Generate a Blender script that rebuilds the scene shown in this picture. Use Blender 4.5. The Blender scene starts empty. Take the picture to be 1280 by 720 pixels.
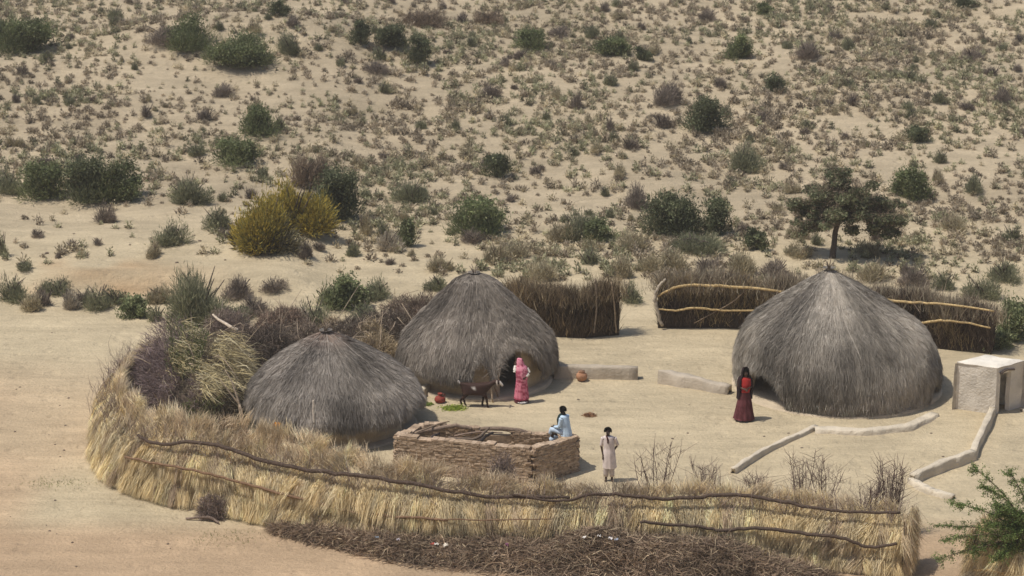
import bpy, math, random
import numpy as np
from mathutils import Vector, Matrix

# ------------------------------------------------------------------ scene, camera, light
sc = bpy.context.scene
COL = sc.collection
FPX, PITCH, CAMH = 2887.0, math.radians(16.0), 23.9
cam = bpy.data.cameras.new('camera'); camo = bpy.data.objects.new('camera', cam)
COL.objects.link(camo); sc.camera = camo
camo.location = (0, 0, CAMH); camo.rotation_euler = (math.radians(90) - PITCH, 0, 0)
cam.sensor_width = 36; cam.lens = 36 * FPX / 1280
cam.clip_start = .5; cam.clip_end = 6000
cam.dof.use_dof = True; cam.dof.focus_distance = 68; cam.dof.aperture_fstop = 1.3
SUN_EL, SUN_AZ = math.radians(64), math.radians(-102)      # azimuth from +Y, clockwise
w = bpy.data.worlds.new('World'); sc.world = w; w.use_nodes = True
nt = w.node_tree; bg = nt.nodes['Background']
sky = nt.nodes.new('ShaderNodeTexSky'); sky.sky_type = 'NISHITA'; sky.sun_disc = False
sky.sun_elevation = SUN_EL; sky.sun_rotation = SUN_AZ; sky.dust_density = 2.0
nt.links.new(sky.outputs[0], bg.inputs[0]); bg.inputs[1].default_value = .10
sl = bpy.data.lights.new('sun', 'SUN'); sl.energy = 3.5; sl.angle = math.radians(.5); sl.color = (1, .94, .85)
so = bpy.data.objects.new('sun', sl); COL.objects.link(so)
sd = Vector((math.sin(SUN_AZ) * math.cos(SUN_EL), math.cos(SUN_AZ) * math.cos(SUN_EL), math.sin(SUN_EL)))
so.rotation_euler = sd.to_track_quat('Z', 'Y').to_euler(); so.location = (0, 60, 60)
sc.view_settings.view_transform = 'Standard'; sc.view_settings.look = 'None'
sc.view_settings.exposure = 0.08; sc.view_settings.gamma = 1
sc.cycles.max_bounces = 5; sc.cycles.diffuse_bounces = 3; sc.cycles.use_denoising = True

rng = np.random.default_rng(7); random.seed(7)
PI = math.pi
# ------------------------------------------------------------------ noise, terrain, pixel helpers
_L = np.random.default_rng(3).random((256, 256))
def vn(x, y, s=0):
    x = np.asarray(x, float) + s * 17.3; y = np.asarray(y, float) + s * 9.7
    xi = np.floor(x).astype(int); yi = np.floor(y).astype(int)
    fx = x - xi; fy = y - yi; fx = fx * fx * (3 - 2 * fx); fy = fy * fy * (3 - 2 * fy)
    a = _L[xi & 255, yi & 255]; b = _L[(xi + 1) & 255, yi & 255]; c = _L[xi & 255, (yi + 1) & 255]; d = _L[(xi + 1) & 255, (yi + 1) & 255]
    return (a * (1 - fx) + b * fx) * (1 - fy) + (c * (1 - fx) + d * fx) * fy
def ramp(v, a, b):
    t = np.clip((np.asarray(v, float) - a) / (b - a), 0, 1); return t * t * (3 - 2 * t)
def hgt(x, y):
    x = np.asarray(x, float); y = np.asarray(y, float)
    u = np.minimum(y, 205) - 97
    z = .135 * 3.5 * np.log1p(np.exp(np.clip(u / 3.5, -30, 60)))
    z = z + (vn(x / 12, y / 9, 1) - .5) * 1.0 * ramp(y, 92, 112) + (vn(x / 4, y / 3.2, 2) - .5) * .42 * ramp(y, 83, 97)
    z = z + (vn(x / 1.3, y / 1.1, 5) - .5) * .11 * ramp(y, 80, 90)
    z = z + 1.5 * np.exp(-((x + 14) / 7.5) ** 2) * np.exp(-(np.abs(y - 118.5) / 3.2) ** 2.2)
    z = z + .55 * ramp(y, 82.2, 83.6) * ramp(-x, 6.5, 9) * (1 - .5 * ramp(y, 86, 95)) + .25 * ramp(y, 79.5, 90)
    z = z + (vn(x / 3, y / 3, 6) - .5) * .09 + (vn(x / .7, y / .7, 7) - .5) * .025
    f = np.clip(1 - y / 47, 0, 1.4)
    return z + 22 * f ** 1.25
def ray(px, py):
    u = (px - 640) / FPX; v = (py - 360) / FPX
    return np.array((u, math.cos(PITCH) - v * math.sin(PITCH), -math.sin(PITCH) - v * math.cos(PITCH)))
def G(px, py):
    """the ground point seen at a pixel of the 1280x720 photograph"""
    d = ray(px, py); d = d / d[1]; Y = 50.0
    while Y < 260:
        if CAMH + d[2] * Y < float(hgt(d[0] * Y, Y)): break
        Y += .5
    lo, hi = Y - .5, Y
    for _ in range(12):
        m = (lo + hi) / 2
        if CAMH + d[2] * m < float(hgt(d[0] * m, m)): hi = m
        else: lo = m
    Y = hi; return np.array((d[0] * Y, Y, float(hgt(d[0] * Y, Y))))
def W(px, py, Y):
    d = ray(px, py); d = d / d[1]; return np.array((d[0] * Y, Y, CAMH + d[2] * Y))
def mpp(p):   # metres per photo pixel at a point
    return (p[1] * math.cos(PITCH) + (CAMH - p[2]) * math.sin(PITCH)) / FPX
def project(x, y, z):
    d = y * math.cos(PITCH) + (CAMH - z) * math.sin(PITCH); v = (CAMH - z) * math.cos(PITCH) - y * math.sin(PITCH)
    return 640 + FPX * x / d, 360 + FPX * v / d

# ------------------------------------------------------------------ materials
def vmat(name, rough=.85, nscale=3., namt=.25, bump=0., bscale=20., trans=0., spec=.2):
    m = bpy.data.materials.new(name); m.use_nodes = True; N = m.node_tree; n = N.nodes; b = n['Principled BSDF']
    b.inputs['Roughness'].default_value = rough; b.inputs['Specular IOR Level'].default_value = spec
    at = n.new('ShaderNodeAttribute'); at.attribute_name = 'Col'
    tc = n.new('ShaderNodeTexCoord'); no = n.new('ShaderNodeTexNoise'); no.inputs['Scale'].default_value = nscale; no.inputs['Detail'].default_value = 6
    N.links.new(tc.outputs['Object'], no.inputs['Vector'])
    mr = n.new('ShaderNodeMapRange'); mr.inputs[1].default_value = .3; mr.inputs[2].default_value = .7
    mr.inputs[3].default_value = 1 - namt; mr.inputs[4].default_value = 1 + namt
    N.links.new(no.outputs[0], mr.inputs[0])
    mx = n.new('ShaderNodeVectorMath'); mx.operation = 'SCALE'
    N.links.new(at.outputs['Color'], mx.inputs[0]); N.links.new(mr.outputs[0], mx.inputs['Scale'])
    N.links.new(mx.outputs[0], b.inputs['Base Color'])
    if bump:
        n2 = n.new('ShaderNodeTexNoise'); n2.inputs['Scale'].default_value = bscale; n2.inputs['Detail'].default_value = 8
        N.links.new(tc.outputs['Object'], n2.inputs['Vector'])
        bp = n.new('ShaderNodeBump'); bp.inputs['Strength'].default_value = bump; bp.inputs['Distance'].default_value = .05
        N.links.new(n2.outputs[0], bp.inputs['Height']); N.links.new(bp.outputs[0], b.inputs['Normal'])
    if trans:
        tr = n.new('ShaderNodeBsdfTranslucent'); ms = n.new('ShaderNodeMixShader'); ms.inputs[0].default_value = trans
        N.links.new(mx.outputs[0], tr.inputs[0]); N.links.new(b.outputs[0], ms.inputs[1]); N.links.new(tr.outputs[0], ms.inputs[2])
        N.links.new(ms.outputs[0], n['Material Output'].inputs[0])
    return m
M_STRAW = vmat('straw', .8, 2.2, .18, trans=.15)
M_THATCH = vmat('grey_thatch', .9, 1.6, .22)
M_LEAF = vmat('leaves', .7, 2.5, .2, trans=.35)
M_WOOD = vmat('wood', .85, 14, .3, .5, 40)
M_MUD = vmat('mud_plaster', .95, 2.3, .14, .6, 14, spec=.1)
M_BRICK = vmat('mud_brick', .95, 9, .25, .6, 30, spec=.1)
M_CLOTH = vmat('cloth', .9, 8, .12)
M_SKIN = vmat('skin', .55, 10, .08, spec=.35)
M_CLAY = vmat('clay', .7, 12, .2, .2, 30)

def ground_material():
    m = bpy.data.materials.new('sand'); m.use_nodes = True; N = m.node_tree; n = N.nodes; b = n['Principled BSDF']
    b.inputs['Roughness'].default_value = .95; b.inputs['Specular IOR Level'].default_value = .1
    at = n.new('ShaderNodeAttribute'); at.attribute_name = 'Col'; tc = n.new('ShaderNodeTexCoord')
    def noise(scale, det=8, rough=.6, stretch=None):
        o = n.new('ShaderNodeTexNoise'); o.inputs['Scale'].default_value = scale; o.inputs['Detail'].default_value = det; o.inputs['Roughness'].default_value = rough
        if stretch:
            mp = n.new('ShaderNodeMapping'); mp.inputs['Scale'].default_value = stretch; mp.inputs['Rotation'].default_value = (0, 0, .12)
            N.links.new(tc.outputs['Object'], mp.inputs[0]); N.links.new(mp.outputs[0], o.inputs['Vector'])
        else: N.links.new(tc.outputs['Object'], o.inputs['Vector'])
        return o.outputs[0]
    def rng_(v, a, b_, lo, hi):
        r = n.new('ShaderNodeMapRange'); r.inputs[1].default_value = a; r.inputs[2].default_value = b_; r.inputs[3].default_value = lo; r.inputs[4].default_value = hi
        N.links.new(v, r.inputs[0]); return r.outputs[0]
    def scale(c, v):
        s = n.new('ShaderNodeVectorMath'); s.operation = 'SCALE'; N.links.new(c, s.inputs[0]); N.links.new(v, s.inputs['Scale']); return s.outputs[0]
    c = scale(at.outputs['Color'], rng_(noise(.35, 7), .35, .65, .9, 1.1))
    c = scale(c, rng_(noise(1.1, 9, .7, (.35, 1.6, 1)), .32, .68, .86, 1.12))
    c = scale(c, rng_(noise(9, 6, .7), .3, .7, .9, 1.1))
    # small dark grit and droppings
    vo = n.new('ShaderNodeTexVoronoi'); vo.inputs['Scale'].default_value = 2.6; N.links.new(tc.outputs['Object'], vo.inputs['Vector'])
    c = scale(c, rng_(vo.outputs['Distance'], .03, .07, .72, 1.0))
    c = scale(c, rng_(noise(3.2, 4, .5, (1, 1.3, 1)), .62, .72, 1.0, .9))
    N.links.new(c, b.inputs['Base Color'])
    ad = n.new('ShaderNodeMath'); ad.operation = 'MULTIPLY_ADD'; ad.inputs[1].default_value = 2.2
    N.links.new(noise(2.2, 8, .65, (.6, 1.5, 1)), ad.inputs[0]); N.links.new(noise(11, 5, .6), ad.inputs[2])
    v2 = n.new('ShaderNodeTexVoronoi'); v2.inputs['Scale'].default_value = 1.7; v2.feature = 'SMOOTH_F1'; N.links.new(tc.outputs['Object'], v2.inputs['Vector'])
    ad2 = n.new('ShaderNodeMath'); ad2.operation = 'ADD'; N.links.new(ad.outputs[0], ad2.inputs[0]); N.links.new(rng_(v2.outputs['Distance'], .05, .3, -.9, 0), ad2.inputs[1]); ad = ad2
    bp = n.new('ShaderNodeBump'); bp.inputs['Strength'].default_value = .7; bp.inputs['Distance'].default_value = .09
    N.links.new(ad.outputs[0], bp.inputs['Height']); N.links.new(bp.outputs[0], b.inputs['Normal'])
    return m

# ------------------------------------------------------------------ geometry collector
def nrm(a): return a / np.maximum(np.linalg.norm(a, axis=-1, keepdims=True), 1e-9)
def col_arr(c, n):
    c = np.asarray(c, float)
    return np.broadcast_to(c, (n, 3)).copy() if c.ndim == 1 else c
class Geo:
    def __init__(s): s.V, s.T, s.C, s.S, s.n = [], [], [], [], 0
    def add(s, V, T, C, smooth=False):
        V = np.asarray(V, float).reshape(-1, 3); T = np.asarray(T, int).reshape(-1, 3)
        s.V.append(V); s.T.append(T + s.n); s.C.append(col_arr(C, len(V))); s.S.append(np.full(len(T), smooth)); s.n += len(V); return s
    def strands(s, root, dirs, L, wd, col, droop=0., wob=.1, tip=1.0):
        n = len(root)
        if n == 0: return s
        root = np.asarray(root, float); dirs = nrm(np.asarray(dirs, float)); L = np.broadcast_to(np.asarray(L, float), (n,))[:, None]; wd = np.broadcast_to(np.asarray(wd, float), (n,))[:, None]
        side = nrm(np.cross(dirs, rng.normal(size=(n, 3)))) * wd / 2
        g = np.array((0, 0, -1.)) * droop * L
        mid = root + dirs * L * .5 + g * .22 + rng.normal(size=(n, 3)) * wob * L * .25
        end = root + dirs * L + g + rng.normal(size=(n, 3)) * wob * L * .4
        V = np.stack([root - side, root + side, mid - side * .85, mid + side * .85, end], 1).reshape(-1, 3)
        k = (np.arange(n) * 5)[:, None]
        T = np.concatenate([k + [0, 1, 3], k + [0, 3, 2], k + [2, 3, 4]], 1).reshape(-1, 3)
        C = np.repeat(col_arr(col, n), 5, 0)
        if tip != 1.0: C.reshape(n, 5, 3)[:, 4] *= tip
        return s.add(V, T, C)
    def leaves(s, pos, size, col, up=.4):
        n = len(pos); a = nrm(rng.normal(size=(n, 3))); b = nrm(np.cross(a, rng.normal(size=(n, 3)))); z = np.broadcast_to(np.asarray(size, float), (n,))[:, None]
        V = np.stack([pos - a * z * .6, pos + b * z * .35, pos + a * z * .6, pos - b * z * .35], 1).reshape(-1, 3)
        k = (np.arange(n) * 4)[:, None]
        T = np.concatenate([k + [0, 1, 2], k + [0, 2, 3]], 1).reshape(-1, 3)
        return s.add(V, T, np.repeat(col_arr(col, n), 4, 0))
    def grid(s, P, col, wrap=False, smooth=True):
        P = np.asarray(P, float); a, b = P.shape[:2]
        i = np.arange(a - 1)[:, None]; j = np.arange(b if wrap else b - 1)[None, :]; j2 = (j + 1) % b
        q = [i * b + j, i * b + j2, (i + 1) * b + j2, (i + 1) * b + j]
        q = [np.broadcast_to(v, (a - 1, j.shape[1])).ravel() for v in q]
        T = np.concatenate([np.stack([q[0], q[1], q[2]], 1), np.stack([q[0], q[2], q[3]], 1)])
        c = np.asarray(col, float)
        return s.add(P.reshape(-1, 3), T, c.reshape(-1, 3) if c.ndim == 3 else c, smooth)
    def tube(s, pts, r, col, seg=7, sub=1, jit=0.):
        pts = np.asarray(pts, float); m = len(pts); r = np.interp(np.linspace(0, 1, m), np.linspace(0, 1, len(np.atleast_1d(r))), np.atleast_1d(r)) if np.ndim(r) else np.full(m, r)
        if sub > 1:
            t = np.linspace(0, m - 1, (m - 1) * sub + 1); pts = smooth_line(pts, t); r = np.interp(t, np.arange(m), r)
            if jit: pts = pts + rng.normal(size=pts.shape) * jit * r[:, None]
        d = nrm(np.gradient(pts, axis=0)); up = np.array((0, 0, 1.)) if abs(d[:, 2]).mean() < .8 else np.array((1., 0, 0))
        a = nrm(np.cross(d, up)); b = np.cross(a, d); th = np.linspace(0, 2 * PI, seg, endpoint=False)
        P = pts[:, None] + r[:, None, None] * (np.cos(th)[None, :, None] * a[:, None] + np.sin(th)[None, :, None] * b[:, None])
        P = np.concatenate([pts[:1, None].repeat(seg, 1), P, pts[-1:, None].repeat(seg, 1)])
        return s.grid(P[:, ::-1], col, True)
    def box(s, c, size, rot=0., col=(.4, .3, .2), jit=0.):
        sx, sy, sz = np.asarray(size) / 2
        V = np.array([(x, y, z) for x in (-sx, sx) for y in (-sy, sy) for z in (-sz, sz)], float) + rng.normal(size=(8, 3)) * jit
        ca, sa = math.cos(rot), math.sin(rot); V = np.stack([V[:, 0] * ca - V[:, 1] * sa, V[:, 0] * sa + V[:, 1] * ca, V[:, 2]], 1) + c
        T = [(0, 1, 3), (0, 3, 2), (4, 6, 7), (4, 7, 5), (0, 4, 5), (0, 5, 1), (2, 3, 7), (2, 7, 6), (0, 2, 6), (0, 6, 4), (1, 5, 7), (1, 7, 3)]
        return s.add(V, T, col)
    def build(s, name, m, parent=None, loc=None, link=True):
        V = np.concatenate(s.V); T = np.concatenate(s.T); C = np.concatenate(s.C); S = np.concatenate(s.S)
        if loc is not None: V = V - np.asarray(loc)
        me = bpy.data.meshes.new(name); me.vertices.add(len(V)); me.vertices.foreach_set('co', V.ravel())
        me.loops.add(T.size); me.loops.foreach_set('vertex_index', T.ravel().astype(np.int32))
        me.polygons.add(len(T)); me.polygons.foreach_set('loop_start', (np.arange(len(T)) * 3).astype(np.int32))
        me.polygons.foreach_set('use_smooth', S)
        me.update(calc_edges=True)
        a = me.color_attributes.new('Col', 'FLOAT_COLOR', 'POINT')
        a.data.foreach_set('color', np.concatenate([np.clip(C, 0, 1), np.ones((len(C), 1))], 1).ravel())
        me.materials.append(m)
        o = bpy.data.objects.new(name, me)
        if loc is not None and parent is None: o.location = loc
        if parent is not None: o.parent = parent
        if link: COL.objects.link(o)
        return o
def smooth_line(pts, t):
    pts = np.asarray(pts, float); m = len(pts); t = np.asarray(t, float); i = np.clip(np.floor(t).astype(int), 0, m - 2); f = (t - i)[:, None]
    g = lambda k: pts[np.clip(k, 0, m - 1)]
    p0, p1, p2, p3 = g(i - 1), g(i), g(i + 1), g(i + 2)
    return .5 * (2 * p1 + (p2 - p0) * f + (2 * p0 - 5 * p1 + 4 * p2 - p3) * f ** 2 + (3 * p1 - p0 - 3 * p2 + p3) * f ** 3)
def tag(o, label=None, cat=None, group=None, kind=None):
    if label: o['label'] = label
    if cat: o['category'] = cat
    if group: o['group'] = group
    if kind: o['kind'] = kind
    return o
def empty(name, loc, label=None, cat=None, group=None, rz=0):
    o = bpy.data.objects.new(name, None); COL.objects.link(o); o.location = [float(v) for v in loc]; o.rotation_euler = (0, 0, rz); o.empty_display_size = .2
    return tag(o, label, cat, group)
def copy_thing(o, parent=None):
    c = o.copy(); COL.objects.link(c)
    if parent: c.parent = parent
    for ch in [x for x in o.children]: copy_thing(ch, c)
    return c
def cvar(base, n, amt=.2, hue=.04):
    return np.clip(np.asarray(base) * (1 + rng.normal(size=(n, 1)) * amt) + rng.normal(size=(n, 3)) * hue * np.mean(base), .01, .95)
def mixc(cols, wts, n, amt=.15):
    k = rng.choice(len(cols), n, p=np.array(wts) / sum(wts)); return np.clip(np.asarray(cols)[k] * (1 + rng.normal(size=(n, 1)) * amt), .01, .95)

# ------------------------------------------------------------------ ground
def build_ground():
    xs = np.concatenate([[-1500, -700, -350, -200, -130, -90, -70], np.arange(-55, -36, 1.), np.arange(-36, 36, .3), np.arange(36, 56, 1.), [70, 90, 130, 200, 350, 700, 1500]])
    ys = np.concatenate([[-300, -100, -40, -20], np.arange(-10, 52, 2.), np.arange(52, 140, .3), np.arange(140, 200, 2.), [200, 206, 220, 260, 350, 600, 1200, 3000]])
    X, Y = np.meshgrid(xs, ys, indexing='ij'); Z = hgt(X, Y)
    C = np.zeros(X.shape + (3,)); C[:] = (.50, .415, .275)
    hillc = np.array((.42, .345, .235)); t = ramp(Y, 84, 96)[..., None]; C = C * (1 - t) + hillc * t
    # pinker trampled soil on the left and in the foreground
    t = (ramp(-X + (vn(X / 5, Y / 5, 11) - .5) * 8, 10, 15) * (1 - ramp(Y, 70, 76)))[..., None] * .8; C = C * (1 - t) + np.array((.48, .345, .22)) * t
    t = ((1 - ramp(Y, 58.5, 60.5)) * .8)[..., None]; C = C * (1 - t) + np.array((.43, .30, .19)) * t
    # reddish cut bank
    t = (ramp(Y, 81.9, 82.4) * (1 - ramp(Y, 83.8, 85.5)) * ramp(-X, 8, 10) * ramp(vn(X / 1.5, Y / 1.5, 12), .35, .7) * np.exp(-((X + 15.5) / 3.2) ** 2))[..., None] * .7; C = C * (1 - t) + np.array((.40, .24, .12)) * t
    # paler dune patches and darker litter patches on the hill
    p = (vn(X / 7, Y / 5, 13) - .5) * ramp(Y, 86, 95) * .22; C = C * (1 + p[..., None])
    C *= (1 + (vn(X / 1.2, Y / .8, 14) - .5) * .10)[..., None]
    g = Geo().grid(np.stack([X, Y, Z], -1), C)
    o = g.build('ground', ground_material()); tag(o, kind='structure')
build_ground()

def haze():
    g = Geo().box((0, 1350, 11.), (3200, 3500, 32.), 0, (1, 1, 1)); m = bpy.data.materials.new('haze'); m.use_nodes = True; n = m.node_tree.nodes
    n.remove(n['Principled BSDF']); v = n.new('ShaderNodeVolumePrincipled'); v.inputs['Color'].default_value = (.95, .89, .80, 1); v.inputs['Density'].default_value = .00055; v.inputs['Anisotropy'].default_value = .1
    m.node_tree.links.new(v.outputs[0], n['Material Output'].inputs['Volume']); tag(g.build('haze', m), kind='stuff')
haze()
# ------------------------------------------------------------------ plants
def radiate(g, w, h, cols, wts, n, L=(.12, .3), wd=.02, up=.5, fill=.9, base=.05, tip=1.0, flat=0.):
    """twigs or blades filling several overlapping ragged domes, pointing outward and up"""
    k = 6 if w * h > .8 else 3
    cen = np.stack([rng.uniform(-.3, .3, k), rng.uniform(-.3, .3, k), np.zeros(k)], 1); cen[0] = 0; siz = rng.uniform(.45, .72, k); hs = rng.uniform(.55, 1.02, k) * (1 - .55 * np.abs(cen[:, 0])); hs[rng.integers(k)] = 1.0
    q = rng.choice(k, n, p=siz / siz.sum()); tone = (1 + rng.normal(size=k) * .13)[q][:, None]
    d = rng.normal(size=(n, 3)); d[:, 2] = np.abs(d[:, 2]) * .9 + base; d = nrm(d)
    lob = 1 + .25 * (vn(np.arctan2(d[:, 1], d[:, 0]) * 1.6 + 5, d[:, 2] * 3, rng.integers(90)) - .5) * 2 + .14 * rng.normal(size=n)
    r = rng.random(n) ** .5 * fill * lob; sc_ = np.stack([siz[q] * w / 2, siz[q] * w / 2, hs[q] * h], 1)
    P = cen[q] * (w, w, 1) + d * r[:, None] * sc_
    dd = nrm(d * sc_) + np.array((0, 0, up)) + rng.normal(size=(n, 3)) * .35
    m = (w + h) / 2
    return g.strands(P, dd, rng.uniform(*L, n) * m, wd * rng.uniform(.6, 1.4, n), np.clip(mixc(cols, wts, n) * tone, .01, .9), .1, .14, tip)
def lobes_leaf(g, w, h, cols, wts, n, leaf=.09, k=9, z0=.0, flat=1.):
    cs = []
    for i in range(k):
        a = rng.random() * 2 * PI; rr = math.sqrt(rng.random()) * .62; zz = rng.uniform(.25, .8) if i else .6
        rr *= 1.05 - .45 * max(0, zz - .4)
        cs.append((math.cos(a) * rr * w / 2, math.sin(a) * rr * w / 2, z0 + (h - z0) * zz, rng.uniform(.26, .46)))
    cs = np.array(cs); pick = rng.integers(k, size=n); c = cs[pick]
    d = nrm(rng.normal(size=(n, 3))); r = c[:, 3:4] * (.3 + .75 * rng.random((n, 1)) ** .7) * (1 + .42 * rng.normal(size=(n, 1)))
    P = c[:, :3] + d * r * (w / 2 * 1.0, w / 2 * 1.0, (h - z0) * .55 * flat)
    P[:, 2] = np.maximum(P[:, 2], .03)
    tone = (1 + rng.normal(size=k) * .22)[pick][:, None]
    g.leaves(P, leaf * rng.uniform(.6, 1.5, n), np.clip(mixc(cols, wts, n, .2) * tone, .01, .9))
    return cs
GREEN = [(.165, .19, .085), (.125, .15, .065), (.23, .235, .125)]; DGREEN = [(.135, .15, .08), (.10, .115, .06), (.19, .19, .11)]
OLIVE = [(.26, .26, .155), (.19, .20, .12), (.32, .30, .20)]; GREY = [(.25, .205, .165), (.19, .155, .13), (.32, .27, .21)]
PALE = [(.48, .41, .27), (.40, .35, .23), (.35, .31, .2)]; YEL = [(.46, .36, .07), (.27, .25, .08), (.52, .40, .09)]
BROWN = [(.27, .205, .145), (.19, .145, .105), (.33, .26, .18)]; BRIGHT = [(.20, .225, .11), (.15, .175, .08), (.27, .28, .15)]
WHITE = [(.52, .46, .36), (.44, .38, .29)]
PURP = [(.25, .19, .165), (.31, .245, .205), (.18, .14, .12)]
def stems(g, w, h, n, r=.02, col=(.14, .11, .08)):
    for i in range(n):
        a = rng.random() * 2 * PI; q = rng.uniform(.3, .8)
        e = np.array((math.cos(a) * w / 2 * q, math.sin(a) * w / 2 * q, h * rng.uniform(.5, .85)))
        g.tube([(0, 0, -.05), e * (.3, .3, .45) + rng.normal(size=3) * .04 * w, e], [r * 1.3, r, r * .4], col, 5, 2)
def plant_geo(kind, w, h):
    f, s = Geo(), Geo(); A = w * (h + w * .4)
    if kind in ('green', 'dgreen', 'tree', 'bright'):
        pal = {'green': GREEN, 'dgreen': DGREEN, 'tree': DGREEN, 'bright': BRIGHT}[kind]
        z0 = h * .16 if kind == 'tree' else 0
        cs = lobes_leaf(f, w, h, pal, (3, 2, 1), int(min(12000, 650 + 950 * A)), .08, 11 if w > 1.5 else 7, z0, .8 if kind == 'tree' else 1)
        radiate(f, w * 1.08, h * (1.0 if kind != 'tree' else .9), pal, (3, 2, 1.5), int(400 + 420 * A), (.06, .15), .03, .35, base=.05 if kind != 'tree' else .6)
        if kind == 'tree':
            s.tube([(0, 0, -.1), (.04 * w, .02, h * .2), (.0, 0, h * .42)], [.045 * w, .035 * w, .025 * w], (.10, .08, .06), 8, 3, .08)
        for c in cs[:8]: s.tube([(0, 0, h * .3 if kind == 'tree' else 0), c[:3] * (.5, .5, .8), c[:3]], [.025 * w, .008 * w], (.11, .085, .065), 5, 2)
    else:
        pal, wts, n0, L, wd, up = {'olive': (OLIVE, (3, 2, 1), 800, (.07, .18), .02, .4), 'grey': (GREY, (3, 2, 1), 800, (.09, .22), .014, .4),
            'pale': (PALE, (3, 2, 1.5), 750, (.09, .22), .02, .5), 'yellow': (YEL, (3, 2, 2), 1500, (.05, .13), .035, .35), 'brown': (BROWN, (3, 2, 1), 850, (.08, .18), .022, .4),
            'white': (WHITE, (3, 2), 700, (.1, .22), .02, .4), 'purple': (PURP, (3, 2, 2), 900, (.14, .3), .018, .6)}[kind]
        radiate(f, w * .86, h * .86, pal, wts, int(min(15000, 300 + n0 * A * 1.5)), L, wd, up, tip=1.15)
        if kind == 'yellow': radiate(s, w * .92, h * .5, [(.10, .085, .05), (.14, .12, .06)], (1, 1), 2600, (.12, .2), .03, .3)
        stems(s, w, h, 6, .018 + .006 * w, (.10, .08, .065) if kind != 'pale' else (.24, .19, .13))
    return f, s
CAT = {'green': 'shrub', 'dgreen': 'shrub', 'bright': 'shrub', 'tree': 'tree', 'olive': 'shrub', 'grey': 'shrub', 'pale': 'shrub', 'yellow': 'shrub', 'brown': 'shrub', 'white': 'shrub', 'purple': 'shrub'}
NAME = {'green': 'green_shrub', 'dgreen': 'green_shrub', 'bright': 'green_shrub', 'tree': 'acacia_tree', 'olive': 'broom_shrub', 'grey': 'dry_shrub', 'pale': 'pale_shrub', 'yellow': 'yellow_shrub', 'brown': 'dome_shrub', 'white': 'pale_shrub', 'purple': 'dry_shrub'}
def plant(px, py, wpx, hpx, kind, label, group=None):
    p = G(px, py); k = mpp(p); w_, h_ = wpx * k, hpx * k * (1.0 if hpx > .55 * wpx else .92)
    p[2] -= .02
    e = empty(NAME[kind], p, label, CAT[kind], group or 'shrubs and trees on the sandy slope')
    f, s = plant_geo(kind, w_, h_)
    f.build('crown' if kind == 'tree' else 'foliage', M_LEAF if kind not in ('grey', 'brown', 'pale', 'white', 'purple') else M_STRAW, e)
    s.build('trunk' if kind == 'tree' else 'stem', M_WOOD, e)
    KEEP.append((p[0], p[1], w_ * .45))
    return e
KEEP = []
MARKS = [((38, 50), 'the upper left corner shrub'), ((145, 18), 'the small top-edge olive bush'), ((220, 45), 'the dune crest belt'), ((300, 65), 'the long low crest shrub'), ((350, 10), 'the round top-edge shrub'),
 ((470, 50), 'the pair of top trees'), ((524, 65), 'the thin forked tree'), ((527, 22), 'the wide brown dome bush'), ((610, 20), 'the second brown dome bush'), ((663, 48), 'the green mound shrub'), ((770, 58), 'the dull green shrub'),
 ((832, 115), 'the wide thorny bush'), ((721, 122), 'the upright dark grey bush'), ((614, 112), 'the ragged grey bush'), ((882, 142), 'the round dark tree'), ((931, 195), 'the dense grey-green shrub'), ((924, 58), 'the grey-topped green shrub'),
 ((1012, 62), 'the spreading upper right bush'), ((968, 104), 'the low dark upper right shrub'), ((1066, 122), 'the black-grey bush'), ((1150, 168), 'the lone low right shrub'), ((1215, 66), 'the upper right corner bush'), ((1252, 116), 'the dark right-edge bush'),
 ((1138, 228), 'the rounded green shrub'), ((620, 206), 'the small umbrella tree'), ((325, 150), 'the bright topped shrub'), ((295, 186), 'the oval green shrub'), ((283, 112), 'the dune face bush'), ((60, 222), 'the left part of the thicket'),
 ((150, 225), 'the right part of the thicket'), ((216, 288), 'the lone broom bush'), ((330, 270), 'the yellow shrub'), ((422, 240), 'the dark thorn tree'), ((484, 298), 'the whitish dry bush'), ((601, 268), 'the wide green shrub'), ((383, 310), 'the purple-grey bush'),
 ((341, 354), 'the low dry trackside bush'), ((722, 278), 'the olive belt bush'), ((797, 242), 'the upright grey-green bush'), ((844, 266), 'the big green pair'), ((945, 298), 'the tiny green tree'), ((1062, 262), 'the big acacia'), ((1218, 226), 'the right olive bush'),
 ((250, 360), 'the largest trackside bush'), ((120, 366), 'the rounded trackside bush'), ((20, 358), 'the leftmost trackside bush'), ((80, 305), 'the black low bushes'), ((595, 342), 'the peak of the middle hut'), ((1031, 334), 'the peak of the largest hut'), ((715, 350), 'the short brush fence'),
 ((860, 345), 'the left end of the long brush fence'), ((1200, 350), 'the right end of the long brush fence'), ((560, 150), 'the middle sand patch'), ((100, 120), 'the bare left dune face'), ((1000, 170), 'the sand strip below the dark shrub'), ((680, 170), 'the pale central sand'), ((480, 180), 'the empty sand left of centre')]
PLACED = []
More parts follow.
